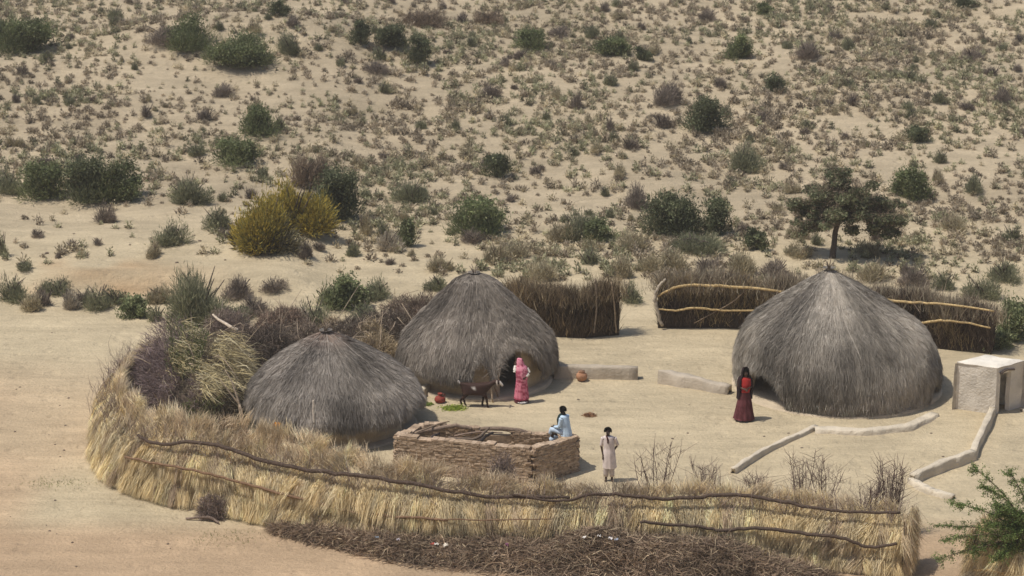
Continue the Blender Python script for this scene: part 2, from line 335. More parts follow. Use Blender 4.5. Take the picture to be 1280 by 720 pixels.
def relabel():
    use = {}
    for o, what, px, py in PLACED:
        k = min(range(len(MARKS)), key=lambda i: (MARKS[i][0][0] - px) ** 2 + ((MARKS[i][0][1] - py) * 1.3) ** 2); m = MARKS[k]
        dx, dy = px - m[0][0], (py - m[0][1]) * 1.3; way = ('right of' if dx > 0 else 'left of') if abs(dx) > abs(dy) else ('below' if dy > 0 else 'above')
        use.setdefault((what, k, way), []).append((dx * dx + dy * dy, o))
    words = ['closest'] + [a + ' closest' for a in 'second third fourth fifth sixth seventh eighth ninth tenth eleventh twelfth thirteenth fourteenth fifteenth sixteenth seventeenth eighteenth nineteenth twentieth'.split()] + ['twenty-' + a + ' closest' for a in 'first second third fourth fifth sixth seventh eighth ninth'.split()]
    for (what, k, way), L in use.items():
        L.sort(key=lambda a: a[0])
        for r_, (_, o) in enumerate(L): o['label'] = what + (', ' + words[min(r_, 28)] + ' one ' if len(L) > 1 else ' ') + way + ' ' + MARKS[k][1]
PLANTS = [
 (38, 64, 78, 46, 'green', 'large dark green shrub at the upper left corner of the slope'),
 (5, 58, 34, 32, 'dgreen', 'dark shrub cut by the left edge beside the large upper left shrub'),
 (145, 24, 28, 22, 'olive', 'small grey-green shrub alone at the top edge, right of the corner shrubs'),
 (205, 54, 62, 28, 'grey', 'low grey-brown bush at the left end of the shrub belt on the dune crest'),
 (236, 60, 58, 44, 'green', 'tall dark green shrub in the shrub belt behind the dune crest'),
 (300, 80, 92, 42, 'green', 'long low green shrub on the dune crest, widest of the belt'),
 (362, 68, 42, 34, 'olive', 'olive bush at the right end of the dune crest belt'),
 (350, 18, 26, 20, 'dgreen', 'round dark green shrub touching the top edge above the dune crest'),
 (450, 56, 28, 34, 'tree', 'narrow dark tree standing left of the pair near the top'),
 (488, 58, 46, 36, 'tree', 'wide dark tree, larger of the pair near the top'),
 (524, 80, 34, 38, 'tree', 'thin small tree with bare forked trunk near the top'),
 (472, 90, 48, 18, 'grey', 'flat grey-black bush below the pair of trees near the top'),
 (527, 32, 60, 24, 'brown', 'wide brown dome-shaped bush at the top edge above the thin tree'),
 (610, 28, 44, 22, 'brown', 'brown dome-shaped bush at the top edge, right of the wider one'),
 (663, 60, 46, 26, 'green', 'green mound shrub joined to a grey bush, upper middle'),
 (700, 46, 40, 18, 'grey', 'grey bush leaning on the green mound shrub, upper middle'),
 (633, 82, 22, 16, 'grey', 'small dark grey bush under the green mound shrub'),
 (768, 68, 52, 26, 'green', 'dull green shrub upper middle, right of the green mound shrub'),
 (804, 74, 24, 18, 'dgreen', 'small dark bush just right of the dull green shrub'),
 (832, 130, 56, 34, 'grey', 'wide grey-brown thorny bush up-left of the round dark tree'),
 (721, 136, 22, 30, 'grey', 'upright dark grey bush on bare sand in the middle of the slope'),
 (762, 164, 18, 24, 'grey', 'narrow purple-grey bush left of the round dark tree'),
 (614, 122, 34, 22, 'grey', 'ragged grey bush above the middle of the slope'),
 (882, 164, 54, 46, 'dgreen', 'round dark green tree with a clear shadow, middle right of slope'),
 (931, 213, 52, 44, 'olive', 'dense grey-green shrub below right of the round dark tree'),
 (924, 72, 34, 32, 'green', 'green shrub with grey top at the upper right'),
 (955, 17, 32, 16, 'green', 'small green shrub touching the top edge at the upper right'),
 (1012, 74, 50, 30, 'grey', 'spreading grey-green bush at the upper right'),
 (886, 25, 34, 18, 'grey', 'grey bush near the top edge left of the small green shrub'),
 (968, 113, 34, 20, 'dgreen', 'low dark shrub on the bare slope at the upper right'),
 (1066, 132, 18, 20, 'grey', 'small black-grey bush under a grey-green one, right slope'),
 (1064, 109, 24, 14, 'olive', 'little grey-green bush above the small black-grey one'),
 (1150, 176, 36, 20, 'dgreen', 'low dull shrub on open sand at the right of the slope'),
 (953, 150, 26, 16, 'grey', 'low brown-grey bush just right of the round dark tree'),
 (1205, 8, 34, 14, 'dgreen', 'dark shrub cut by the top edge near the right corner'),
 (1252, 128, 32, 28, 'grey', 'dark grey bush close to the right edge, a sixth down'),
 (1215, 75, 30, 22, 'grey', 'grey-green bush in the upper right corner area'),
 (1210, 138, 34, 16, 'grey', 'flat dark bush left of the grey bush at the right edge'),
 (1138, 246, 54, 42, 'green', 'rounded green shrub above right of the big acacia'),
 (620, 221, 42, 34, 'tree', 'small dark umbrella-shaped tree in the centre of the slope'),
 (322, 168, 52, 40, 'green', 'bright topped green shrub with a side branch, left slope'),
 (350, 162, 24, 24, 'olive', 'thin grey-green bush touching the right of the bright topped shrub'),
 (295, 204, 58, 40, 'green', 'compact oval dark green shrub below the bright topped one'),
 (283, 120, 40, 20, 'grey', 'low grey bush on the bare dune face'),
 (60, 245, 66, 48, 'green', 'left part of the dark green thicket, left of slope'),
 (104, 250, 62, 62, 'dgreen', 'darkest tallest shrub in the middle of the left thicket'),
 (152, 248, 66, 52, 'green', 'right part of the green thicket, left of slope'),
 (12, 240, 46, 38, 'olive', 'olive bush at the left edge beside the green thicket'),
 (131, 278, 32, 34, 'grey', 'dark grey bush standing in front of the left thicket'),
 (216, 304, 52, 36, 'olive', 'grey-green broom bush on open sand left of the yellow shrub'),
 (236, 252, 62, 44, 'olive', 'pale olive bush between the thicket and the yellow shrub'),
 (272, 285, 44, 34, 'olive', 'faint olive bush just left of the yellow shrub'),
 (388, 232, 74, 52, 'brown', 'large bare brown thorn bush behind the yellow shrub'),
 (422, 272, 66, 68, 'dgreen', 'dark green thorn tree right of the yellow shrub'),
 (332, 308, 96, 84, 'yellow', 'big yellow-green succulent shrub, front half of the pair'),
 (374, 288, 92, 80, 'yellow', 'yellow-green succulent shrub, rear half of the pair'),
 (455, 292, 26, 40, 'pale', 'pale twisted stem bush right of the dark thorn tree'),
 (484, 312, 44, 34, 'white', 'whitish round dry bush right of the yellow shrub'),
 (509, 308, 22, 42, 'bright', 'slim bright green bush beside the whitish dry bush'),
 (512, 252, 62, 34, 'olive', 'olive bush above the whitish dry bush'),
 (601, 290, 78, 48, 'green', 'wide green shrub above the middle hut'),
 (592, 304, 44, 24, 'grey', 'grey twiggy bush in front of the wide green shrub'),
 (622, 328, 40, 36, 'pale', 'straw coloured bush above right of the middle hut'),
 (383, 322, 30, 28, 'grey', 'bare purple-grey bush on open sand under the yellow shrub'),
 (341, 364, 42, 22, 'grey', 'low dark dry bush between sand and track, left of middle'),
 (722, 296, 60, 42, 'olive', 'olive bush in the belt left of the big green pair'),
 (700, 300, 40, 30, 'pale', 'pale bush in the belt left of the big green pair'),
 (752, 300, 44, 32, 'bright', 'yellow-green bush in the belt left of the big green pair'),
 (790, 312, 44, 36, 'pale', 'pale rounded bush below left of the big green pair'),
 (797, 260, 38, 42, 'grey', 'grey-green upright bush above left of the big green pair'),
 (844, 292, 76, 56, 'dgreen', 'big dark green shrub, left of the pair above the large hut'),
 (894, 292, 44, 50, 'dgreen', 'dark green shrub, right of the pair above the large hut'),
 (870, 312, 90, 26, 'olive', 'olive undergrowth bush below the big green pair'),
 (945, 312, 32, 28, 'tree', 'tiny green tree between the big green pair and the acacia'),
 (1218, 240, 36, 30, 'olive', 'olive bush at the right of the rounded green shrub'),
 (1255, 350, 52, 34, 'olive', 'dark olive shrub at the right edge above the brush fence'),
 (1264, 424, 52, 62, 'bright', 'bright green bush growing at the right end of the brush fence'),
 (1228, 372, 56, 32, 'olive', 'olive bush behind the right end of the brush fence'),
 (1240, 432, 60, 26, 'bright', 'low green weeds at the foot of the right end of the fence'),
 (252, 398, 96, 80, 'olive', 'largest grey-green bush beside the sandy track'),
 (232, 398, 50, 40, 'bright', 'green bush in front of the largest trackside bush'),
 (297, 372, 52, 34, 'grey', 'spiny dark bush at the right of the largest trackside bush'),
 (122, 386, 42, 38, 'olive', 'rounded grey-green bush by the track, third from left edge'),
 (168, 396, 40, 30, 'bright', 'bright green low bush by the track'),
 (197, 400, 30, 24, 'olive', 'small olive bush between two trackside bushes'),
 (86, 386, 34, 32, 'white', 'pale whitish bush by the track'),
 (56, 382, 36, 30, 'grey', 'grey bush by the track near the left edge'),
 (18, 376, 48, 40, 'olive', 'olive bush by the track at the left edge'),
 (3, 320, 18, 38, 'olive', 'grey-green bush half cut by the left edge'),
 (45, 296, 26, 14, 'grey', 'black stump-like low bush on open sand, far left'),
 (90, 310, 22, 14, 'grey', 'low black bush on open sand, left of centre of the clearing'),
 (122, 306, 18, 12, 'grey', 'small black bush on open sand, right in the left clearing'),
 (74, 322, 14, 10, 'grey', 'tiny black bush on open sand, lowest in the left clearing'),
 (432, 384, 62, 48, 'bright', 'green bush behind the smallest hut'),
 (392, 408, 54, 44, 'olive', 'grey-green bush rising behind the dark brush heap'),
 (372, 408, 34, 34, 'white', 'whitish dry thorn bush beside the dark brush heap'),
 (458, 404, 66, 34, 'olive', 'olive bush left of the middle hut, behind the brush'),
 (505, 392, 50, 26, 'pale', 'straw bush touching the left side of the middle hut'),
 (785, 378, 36, 36, 'olive', 'olive bush in the gap between the two brush fences'),
 (812, 340, 40, 34, 'pale', 'pale bush above the gap between the two brush fences'),
 (775, 345, 36, 34, 'pale', 'pale grass clump behind the left brush fence end'),
 (680, 348, 50, 28, 'pale', 'pale grass clump behind the left brush fence'),
 (1262, 300, 34, 24, 'olive', 'olive bush at the right edge level with the acacia trunk'),
 (1190, 288, 40, 26, 'pale', 'pale bush right of the acacia'),
 (842, 336, 44, 32, 'pale', 'pale bush directly behind the left end of the long brush fence'),
 (880, 340, 46, 30, 'grey', 'grey-brown scrub behind the long brush fence, left of the largest hut'),
 (925, 342, 52, 34, 'pale', 'straw scrub behind the long brush fence below the tiny green tree'),
 (968, 345, 46, 30, 'grey', 'grey scrub behind the long brush fence just left of the hut peak'),
 (1096, 350, 50, 30, 'pale', 'straw scrub behind the long brush fence just right of the hut peak'),
 (1142, 355, 50, 32, 'grey', 'grey scrub behind the right half of the long brush fence'),
 (1180, 360, 40, 28, 'olive', 'olive scrub behind the right half of the long brush fence'),
 (1000, 322, 40, 24, 'pale', 'pale bush left of the acacia trunk'),
 (1090, 318, 44, 22, 'pale', 'pale bush in the shade right of the acacia trunk'),
 (650, 322, 40, 28, 'pale', 'pale bush above the roof slope right of the middle hut'),
 (735, 330, 40, 26, 'olive', 'olive bush above the short brush fence'),
 (550, 338, 44, 24, 'pale', 'pale bush above the left roof slope of the middle hut'),
 (548, 362, 40, 26, 'olive', 'olive bush beside the peak of the middle hut'),
 (36, 388, 40, 26, 'pale', 'pale grass bush at the track edge near the left edge'),
 (70, 368, 50, 26, 'olive', 'olive scrub behind the pale whitish trackside bush'),
 (104, 378, 36, 24, 'grey', 'grey scrub between two trackside bushes'),
 (145, 380, 40, 26, 'olive', 'olive scrub behind the bright green trackside bush'),
 (290, 402, 60, 30, 'olive', 'olive scrub in front of the largest trackside bush'),
 (205, 378, 50, 32, 'pale', 'pale scrub left of the largest trackside bush'),
 (320, 392, 50, 30, 'grey', 'grey scrub between the track bushes and the dark brush heap'),
 (410, 380, 40, 28, 'pale', 'pale bush behind the bush behind the smallest hut'),
 (470, 372, 50, 30, 'olive', 'olive bush above left of the middle hut'),
]
for a in PLANTS: plant(*a)

# the big acacia: umbrella crown, leaning dark trunk
def acacia():
    p = G(1041, 322); k = mpp(p)
    e = empty('acacia_tree', p, 'big dark acacia with spreading crown and leaning trunk above the large hut', 'tree', 'shrubs and trees on the sandy slope')
    t = Geo(); bk = (.09, .07, .055)
    fork = np.array((.22, 0, 58 * k))
    t.tube([(0, 0, -.1), (.05, .05, 24 * k), fork], [.14, .11, .09], bk, 9, 4, .1)
    c = Geo(); L = []
    for dx, z, r in ((-38, 66, 17), (-30, 48, 12), (-18, 82, 17), (2, 92, 17), (2, 70, 20), (22, 62, 16), (26, 86, 17), (46, 78, 18), (52, 58, 18), (66, 68, 17), (78, 56, 14), (76, 42, 12), (62, 46, 12), (-44, 52, 9), (8, 102, 10), (90, 70, 8)):
        L.append(np.array((dx * .86 * k, rng.normal() * 12 * k, (z - 5) * k, r * k)))
    for q in L:
        t.tube([fork * (.9, 1, .9), (fork + q[:3]) / 2 + rng.normal(size=3) * .08, q[:3]], [.06, .02], bk, 5, 2)
        n = int(680 * q[3] ** 2 / .22 / 1.2)
        for s_ in range(7):
            cc = q[:3] + rng.normal(size=3) * q[3] * (.75, .75, .5)
            d = nrm(rng.normal(size=(n // 2, 3))); P = cc + d * q[3] * .62 * (.2 + .9 * rng.random((n // 2, 1))) * (1.1, 1.1, .6)
            c.leaves(P, .085 * rng.uniform(.6, 1.5, n // 2), np.clip(mixc(DGREEN, (3, 2, 2), n // 2, .2) * (1.1 + .25 * rng.normal()), .01, .5)); nb_ = n // 5; c.strands(cc + rng.normal(size=(nb_, 3)) * q[3] * .3, rng.normal(size=(nb_, 3)) * (1, 1, .5) + (0, 0, .2), rng.uniform(.1, .3, nb_), .014, mixc(BROWN, (1, 1, 1), nb_))
    c.build('crown', M_LEAF, e); t.build('trunk', M_WOOD, e); KEEP.append((p[0], p[1], .8))
acacia()

# scattered smaller bushes, individually placed copies of a few kinds
def scatter_bushes():
    protos = []
    for kind in ('grey', 'olive', 'pale', 'grey', 'olive'):
        f, s = plant_geo(kind, 1., .75)
        f.T += [t + f.n for t in s.T]; f.V += s.V; f.C += s.C; f.S += s.S; f.n += s.n
        o = f.build({'grey': 'dry_bush', 'olive': 'broom_bush', 'pale': 'straw_bush'}[kind], M_STRAW)
        lab = {'grey': 'small grey-brown dry bush among the grass tussocks', 'olive': 'small grey-green bush among the grass tussocks', 'pale': 'small straw coloured bush among the grass tussocks'}[kind]
        tag(o, lab, 'bush', {'grey': 'small dry bushes on the slope', 'olive': 'small grey-green bushes on the slope', 'pale': 'small straw bushes on the slope'}[kind]); protos.append([o, True])
    n = 0
    while n < 175:
        px, py = rng.uniform(-20, 1300), rng.uniform(2, 345) ** 1.0
        if px < 320 and py > 255 and rng.random() < .8: continue
        if 90 < px < 420 and 75 < py < 150 and rng.random() < .6: continue
        p = G(px, py)
        if any((p[0] - a) ** 2 + (p[1] - b) ** 2 < (r + .4) ** 2 for a, b, r in KEEP): continue
        pr = protos[rng.integers(5)]
        if pr[1]: o = pr[0]; pr[1] = False
        else: o = pr[0].copy(); COL.objects.link(o)
        s = rng.uniform(.45, 1.15) * (.85 if py > 200 else 1); o.location = p; o.rotation_euler = (0, 0, rng.uniform(0, 6.28)); o.scale = (s * rng.uniform(.8, 1.25), s, s * rng.uniform(.7, 1.15))
        PLACED.append((o, {'d': 'small dry bush', 'b': 'small grey-green bush', 's': 'small straw bush'}[o.name[0]], px, py)); KEEP.append((p[0], p[1], s * .4)); n += 1
scatter_bushes()

def tussock_geo(kind, n=72):
    g = Geo(); ex, ez_ = rng.uniform(.46, .68), rng.uniform(.36, .62)
    d = rng.normal(size=(n, 3)); d[:, 2] = np.abs(d[:, 2]) * 1.1; d = nrm(d); r = rng.random(n) ** .6 * .8 * (1 + .18 * rng.normal(size=n))
    root = d * r[:, None] * (ex / 2, ex / 2, ez_) - (0, 0, .02)
    pal, wts = {0: ([(.50, .43, .28), (.42, .36, .24), (.34, .29, .19)], (3, 2, 1.5)), 1: ([(.36, .35, .21), (.28, .28, .16), (.43, .40, .26)], (2, 2, 2)), 2: ([(.36, .30, .215), (.43, .36, .26), (.25, .205, .15)], (2, 2, 1.5))}[kind]
    c = mixc(pal, wts, n, .15); low = (r * d[:, 2] < .2) & (rng.random(n) < .35); c[low] = mixc([(.13, .10, .075)], (1,), int(low.sum()), .2)  # some low blades coloured dark: shade at the tussock foot put into colour
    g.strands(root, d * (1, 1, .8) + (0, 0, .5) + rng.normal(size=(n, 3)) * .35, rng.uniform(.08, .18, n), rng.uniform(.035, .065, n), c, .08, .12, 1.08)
    return g
def tussocks():
    kinds = [(tussock_geo(k % 3), k % 3) for k in range(9)]
    N = 46000
    X = rng.uniform(-42, 42, N); Y = 84 + rng.random(N) * 62
    Z = hgt(X, Y); PX, PY = project(X, Y, Z)
    dens = .30 + 1.7 * vn(X / 2.1, Y / 1.7, 21) ** 1.5 * ramp(vn(X / 8, Y / 6, 22), .05, .7)
    dens += .4 * ramp(Y, 94, 112)
    dens *= 1 - .85 * ((PX < 330) & (PY > 250)); dens *= 1 - .7 * ((PX < 600) & (PX > 330) & (PY > 300))
    dens *= 1 - .6 * np.exp(-((PX - 250) / 150) ** 2 - ((PY - 115) / 42) ** 2)
    ok = (rng.random(N) < dens * .58) & (PY < 372) & ~((PX > 640) & (PY > 362)) & ~((PX > 800) & (PY > 350))
    for a, b, r in KEEP: ok &= (X - a) ** 2 + (Y - b) ** 2 > (r * .8) ** 2
    X, Y, Z, PX, PY = X[ok], Y[ok], Z[ok], PX[ok], PY[ok]
    S = rng.uniform(.35, 1.0, len(X)) * (.8 + .4 * vn(X / 5, Y / 5, 23)); S *= 1 - .3 * np.exp(-((PX - 250) / 150) ** 2 - ((PY - 115) / 42) ** 2)
    S *= 1.0
    K = (rng.random(len(X)) * 9).astype(int); dry = vn(X / 4, Y / 3, 24); K = np.where((dry > .66) & (rng.random(len(X)) < .8), (K // 3) * 3 + 2, K); K = np.where((dry < .33) & (rng.random(len(X)) < .6), (K // 3) * 3 + 1, K); K = np.minimum(K, 8)
    R = rng.uniform(0, 6.28, len(X))
    vis = (PX > 0) & (PX < 1280) & (PY > 0); order = np.argsort(np.where(vis, Y - S * 6, 1e9))
    near = set(order[:290].tolist())
    names = ('straw_tussock', 'green_tussock', 'brown_tussock'); labs = ('pale straw grass tussock on the open sand beyond the compound', 'dull green grass tussock on the open sand beyond the compound', 'brown dry grass tussock on the open sand beyond the compound')
    meshes = [g.build(names[k], M_STRAW, link=False).data for g, k in kinds]
    for i in near:
        k = int(K[i]); o = bpy.data.objects.new(names[kinds[k][1]], meshes[k]); COL.objects.link(o)
        o.location = (X[i], Y[i], Z[i]); o.rotation_euler = (0, 0, R[i]); o.scale = (S[i],) * 3
        tag(o, labs[kinds[k][1]], 'tussock', ('straw', 'green', 'brown')[kinds[k][1]] + ' tussocks on the near sand'); PLACED.append((o, ('pale straw tussock', 'dull green tussock', 'brown tussock')[kinds[k][1]], PX[i], PY[i]))
    rest = Geo(); mask = np.ones(len(X), bool); mask[list(near)] = False
    for k, (g, _) in enumerate(kinds):
        V = np.concatenate(g.V); T = np.concatenate(g.T); C = np.concatenate(g.C); idx = np.where(mask & (K == k))[0]
        ca, sa = np.cos(R[idx])[:, None], np.sin(R[idx])[:, None]; s = S[idx][:, None]
        x = (V[None, :, 0] * ca - V[None, :, 1] * sa) * s + X[idx][:, None]; y = (V[None, :, 0] * sa + V[None, :, 1] * ca) * s + Y[idx][:, None]; z = V[None, :, 2] * s + Z[idx][:, None]
        P = np.stack([x, y, z], -1).reshape(-1, 3); TT = (T[None] + (np.arange(len(idx)) * len(V))[:, None, None]).reshape(-1, 3)
        tone = (1 + rng.normal(size=(len(idx), 1, 1)) * .22); rest.add(P, TT, np.clip(C[None] * tone, .01, .9).reshape(-1, 3))
    tag(rest.build('grass_tussocks', M_STRAW), 'countless small dry grass tussocks dotting the far sandy slope', 'grass', kind='stuff')
    print('tussocks', len(X))
tussocks(); relabel()

# ------------------------------------------------------------------ huts
def hut(name, label, cx, cy, prof, ez, wallR, apex=(0, 0), notches=(), door=None, seed=0, nst=42000, tone=(.3, .27, .235), capc=None, window=None):
    z0 = float(hgt(cx, cy)); root = empty(name, (cx, cy, z0), label, 'hut', 'round thatched mud huts of the compound')
    pr = np.array(prof, float); t = np.linspace(0, len(pr) - 1, 160); pp = smooth_line(np.c_[pr, np.zeros(len(pr))], t)[:, :2]; pp[:, 0] = np.maximum(pp[:, 0], 0)
    arc = np.r_[0, np.cumsum(np.hypot(*np.diff(pp, axis=0).T))]; Zt = pp[0, 1]
    def eave(ph):
        e = ez + .16 * (vn(ph * 4 + 50, seed, 3) - .5) + .12 * (vn(ph * 16 + 50, seed, 4) - .5)
        for c, hw, zt in notches:
            d = np.abs((ph - c + PI) % (2 * PI) - PI) / hw; e = np.maximum(e, np.where(d < 1, ez + (zt - ez) * np.sqrt(np.clip(1 - d ** 2, 0, 1)), -9))
        return e
    def surf(ph, q, off=0.):
        """q 0..1 from apex to eave"""
        zz = eave(ph); amax = np.interp(-zz, -pp[:, 1], arc); a = q * amax
        r = np.interp(a, arc, pp[:, 0]); z = np.interp(a, arc, pp[:, 1])
        r = r * (1 + .05 * (vn(ph * 1.4 + 9, q * 2, seed) - .5)) + off + .07 * (vn(ph * 7 + 30, q * 5, seed + 1) - .5) * np.minimum(1, q * 3) + .055 * (1 - ((q * 5 + .5 * vn(ph * 3 + 20, 1, seed)) % 1)) * (q > .15) * (.3 + vn(ph * 5 + 10, q * 6, seed + 2)) - .05
        k = np.clip(z / Zt, 0, 1) ** 1.3
        return np.stack([r * np.sin(ph) + apex[0] * k, -r * np.cos(ph) + apex[1] * k, z], -1)
    NP, NQ = 144, 40; ph = np.linspace(-PI, PI, NP, endpoint=False); q = np.linspace(0.001, 1, NQ)
    PH, Q = np.meshgrid(ph, q); P = surf(PH, Q)
    g = Geo(); base = np.array(tone)
    Cc = base * .9 * (1 + .5 * (vn(PH * 10, Q * 4, seed) - .5))[..., None]
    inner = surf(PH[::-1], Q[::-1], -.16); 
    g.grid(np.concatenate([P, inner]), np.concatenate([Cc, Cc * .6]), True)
    n = nst; qq = np.sqrt(rng.random(n)) * 1.0; pph = rng.uniform(-PI, PI, n); r0 = surf(pph, qq, .01); r1 = surf(pph + rng.normal(size=n) * .02, np.minimum(qq + .04, 1.04), .02)
    d = nrm(r1 - r0) ; outn = np.stack([np.sin(pph), -np.cos(pph), np.full(n, .5)], 1)
    d = nrm(d + outn * (.03 + .05 * rng.random((n, 1))) + rng.normal(size=(n, 3)) * .06)
    pa = vn(pph * 2.2 + 20, qq * 3, seed + 5); st = vn(pph * 26 + 60, qq * 2.5, seed + 6); cl = base * (1 + (pa - .5)[:, None] * .95 + (st - .5)[:, None] * .42 + rng.normal(size=(n, 1)) * .11)
    if capc is not None:
        f = (ramp(-qq, -.28, -.05) * .8)[:, None]; cl = cl * (1 - f) + np.array(capc) * (1 + rng.normal(size=(n, 1)) * .2) * f
    g.strands(r0, d, rng.uniform(.18, .45, n) * np.clip(.4 + qq, .4, 1), rng.uniform(.007, .015, n), np.clip(cl, .02, .8), .06, .06)
    # ragged eave fringe
    m = nst // 5; ph2 = rng.uniform(-PI, PI, m); c0 = surf(ph2, np.full(m, 1.) - rng.random(m) * .07, -.05 + rng.random() * .05)
    dr = np.stack([np.sin(ph2) * .05, -np.cos(ph2) * .05, np.full(m, -1.)], 1) + rng.normal(size=(m, 3)) * .16
    g.strands(c0, dr, rng.uniform(.1, .36, m) * (.6 + .8 * vn(ph2 * 9 + 60, 0, seed)), rng.uniform(.012, .022, m), cvar(base * .9, m, .2), 0, .12)
    th = g.build('thatch_roof', M_THATCH, root)
    tp = Geo(); ap = np.array((apex[0], apex[1], Zt))
    for k in range(7):
        a = rng.random() * 6.28; tp.tube([ap + (0, 0, -.25), ap + np.array((math.cos(a) * .05, math.sin(a) * .05, .05)), ap + np.array((math.cos(a) * .16, math.sin(a) * .16, rng.uniform(.12, .3)))], [.022, .012], (.20, .16, .12), 5)
    tp.build('ridge_sticks', M_WOOD, th)
    rp = Geo()
    for k, pc in enumerate((-.75, .12, 1.0, 2.2)):
        qs = np.linspace(.02, .72, 16); phs = pc + .04 * np.sin(qs * 9 + k); rp.tube(surf(phs, qs, .04), .009, np.clip(base * 1.4, 0, .6), 5)
    rp.build('binding_rope', M_STRAW, th)
    # mud wall with a doorway
    hz = min(1.6, float(pp[np.argmax(pp[:, 0] > wallR + .12), 1]) - .22)
    wg = Geo(); NW = 160; phw = np.linspace(-PI, PI, NW + 1); zs = np.array([-.1, .12, .35, .6, .9, 1.15, 1.4, 1.6]); zs = np.r_[zs[zs < hz - .05], hz]
    def wr(p, z, r): r = r + .05 * (vn(p * 3 + 40, z * 2, seed) - .5) + .06 * np.exp(-z * 5); return np.stack([r * np.sin(p), -r * np.cos(p), z + 0 * p], -1)
    mudc = np.array((.44, .36, .255))
    def ang(p, c): return np.abs((p - c + PI) % (2 * PI) - PI)
    dc, dw, dh = door
    segs = np.where(ang((phw[:-1] + phw[1:]) / 2, dc) > dw)[0]
    runs = np.split(segs, np.where(np.diff(segs) > 1)[0] + 1)
    for run in runs:
        p = phw[np.r_[run, run[-1] + 1]]; A, Z = np.meshgrid(p, zs); O = wr(A, Z, wallR); I = wr(A, Z, wallR - .28)
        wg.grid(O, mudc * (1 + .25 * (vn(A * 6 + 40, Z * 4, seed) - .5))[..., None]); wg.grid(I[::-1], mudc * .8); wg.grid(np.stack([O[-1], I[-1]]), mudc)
        for e_ in (0, -1): wg.grid(np.stack([O[:, e_], I[:, e_]]), mudc, smooth=False)
    if hz > dh + .1:
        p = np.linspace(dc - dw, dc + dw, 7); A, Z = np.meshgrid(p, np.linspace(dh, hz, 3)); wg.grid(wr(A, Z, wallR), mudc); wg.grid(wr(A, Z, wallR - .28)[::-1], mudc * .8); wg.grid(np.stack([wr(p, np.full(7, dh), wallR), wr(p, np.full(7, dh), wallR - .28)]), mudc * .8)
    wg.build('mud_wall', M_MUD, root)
    pg = Geo(); p = np.linspace(-PI, PI, 120, endpoint=False); rr = wallR + .33 + .12 * vn(p * 2 + 44, 0, seed)
    rings = [(rr, -.06), (rr - .03, .05), (rr - .09, .085), (np.full(120, wallR - .35), .10), (np.full(120, .2), .10)]
    pg.grid(np.stack([np.stack([r * np.sin(p), -r * np.cos(p), np.full(120, z)], -1) for r, z in rings])[:, ::-1], (.52, .43, .31), True); pg.build('plinth', M_MUD, root)
    # shelf and things hidden inside stay out; inner roof and wall faces are coloured darker than the outer ones
    return root, surf, z0
H3 = G(1045, 520); H3y = H3[1] + 3.1; H3x = (1045 - 640) * mpp((0, H3y, 0))
H2 = G(597, 497); H2y = H2[1] + 2.1; H2x = (597 - 640) * mpp((0, H2y, 0))
H1y = 67.9; H1x = (420 - 640) * mpp((0, H1y, 0))
D = math.radians
hut('thatched_hut', 'largest grey thatched hut with rounded roof reaching the ground, at the right of the yard', H3x, H3y,
    [(0, 4.02), (.73, 3.57), (1.54, 3.04), (2.38, 2.47), (2.95, 1.95), (3.24, 1.35), (3.38, .75), (3.3, .16)], .2, 3.02, (-.38, 0), [(D(-54), D(19), 1.25), (D(64), D(9), .85)], (D(-58), D(21), 1.15), 1, 130000, (.36, .325, .275))
hut('thatched_hut', 'middle grey thatched hut with a dark doorway and mud wall showing, behind the goat', H2x, H2y,
    [(0, 3.62), (.5, 3.46), (.98, 3.08), (1.55, 2.5), (2.08, 1.95), (2.46, 1.42), (2.6, .98), (2.57, .6)], .74, 2.12, (-.1, 0), [(D(35), D(20), 1.75), (D(4), D(7), 1.45)], (D(31), D(11), 1.5), 2, 100000, (.285, .25, .21))
hut('thatched_hut', 'smallest low grey thatched hut with brownish peak, behind the grass fence', H1x, H1y,
    [(0, 3.12), (.55, 2.86), (1.22, 2.48), (1.92, 2.0), (2.46, 1.5), (2.72, 1.02), (2.7, .7)], .85, 2.15, (-.25, 0), [(D(72), D(14), 1.15)], (D(80), D(9), 1.05), 3, 100000, (.30, .268, .232), (.26, .19, .15))

# ------------------------------------------------------------------ mud walls and the store
def mud_kerb(label, pix, hts, th=.22, name='low_mud_wall', col=(.56, .49, .38)):
    pts = np.array([G(*p) for p in pix]); n = len(pts); t = np.linspace(0, n - 1, (n - 1) * 8 + 1)
    c = np.stack([np.interp(t, np.arange(n), pts[:, k]) for k in range(3)], 1); hh = .82 * np.interp(t, np.arange(len(hts)) * (n - 1) / (len(hts) - 1), hts) * (1 + .12 * (vn(t * 1.7, n, 3) - .5))
    c[:, :2] += (np.stack([vn(t, 1, 8), vn(t, 5, 9)], 1) - .5) * .1
    d = nrm(np.gradient(c, axis=0)); sd_ = np.stack([-d[:, 1], d[:, 0], 0 * t], 1)
    rows = []
    for o, z in ((-.62, -.12), (-.54, .3), (-.48, .9), (-.4, 1.0), (.4, 1.0), (.48, .9), (.54, .3), (.62, -.12)):
        P = c + sd_ * (o * th * 1.6 * (1 + .5 * (vn(t * 3, n + o, 4) - .5)))[:, None]; P[:, 2] = c[:, 2] + hh * z * (1 + .2 * (vn(t * 4, o * 3, 6) - .5)) + rng.normal(size=len(t)) * .01; rows.append(P)
    P = np.array(rows).transpose(1, 0, 2); P = np.concatenate([P[:1].mean(1, keepdims=True).repeat(8, 1), P, P[-1:].mean(1, keepdims=True).repeat(8, 1)])
    g = Geo().grid(P, col); o = g.build(name, M_MUD, None, pts[0]); tag(o, label, 'wall', 'low mud walls in the yard'); return o
mud_kerb('low straight mud wall right of the middle hut, behind the round pot', [(692, 471), (797, 473)], [.5, .48], .2, col=(.42, .36, .28))
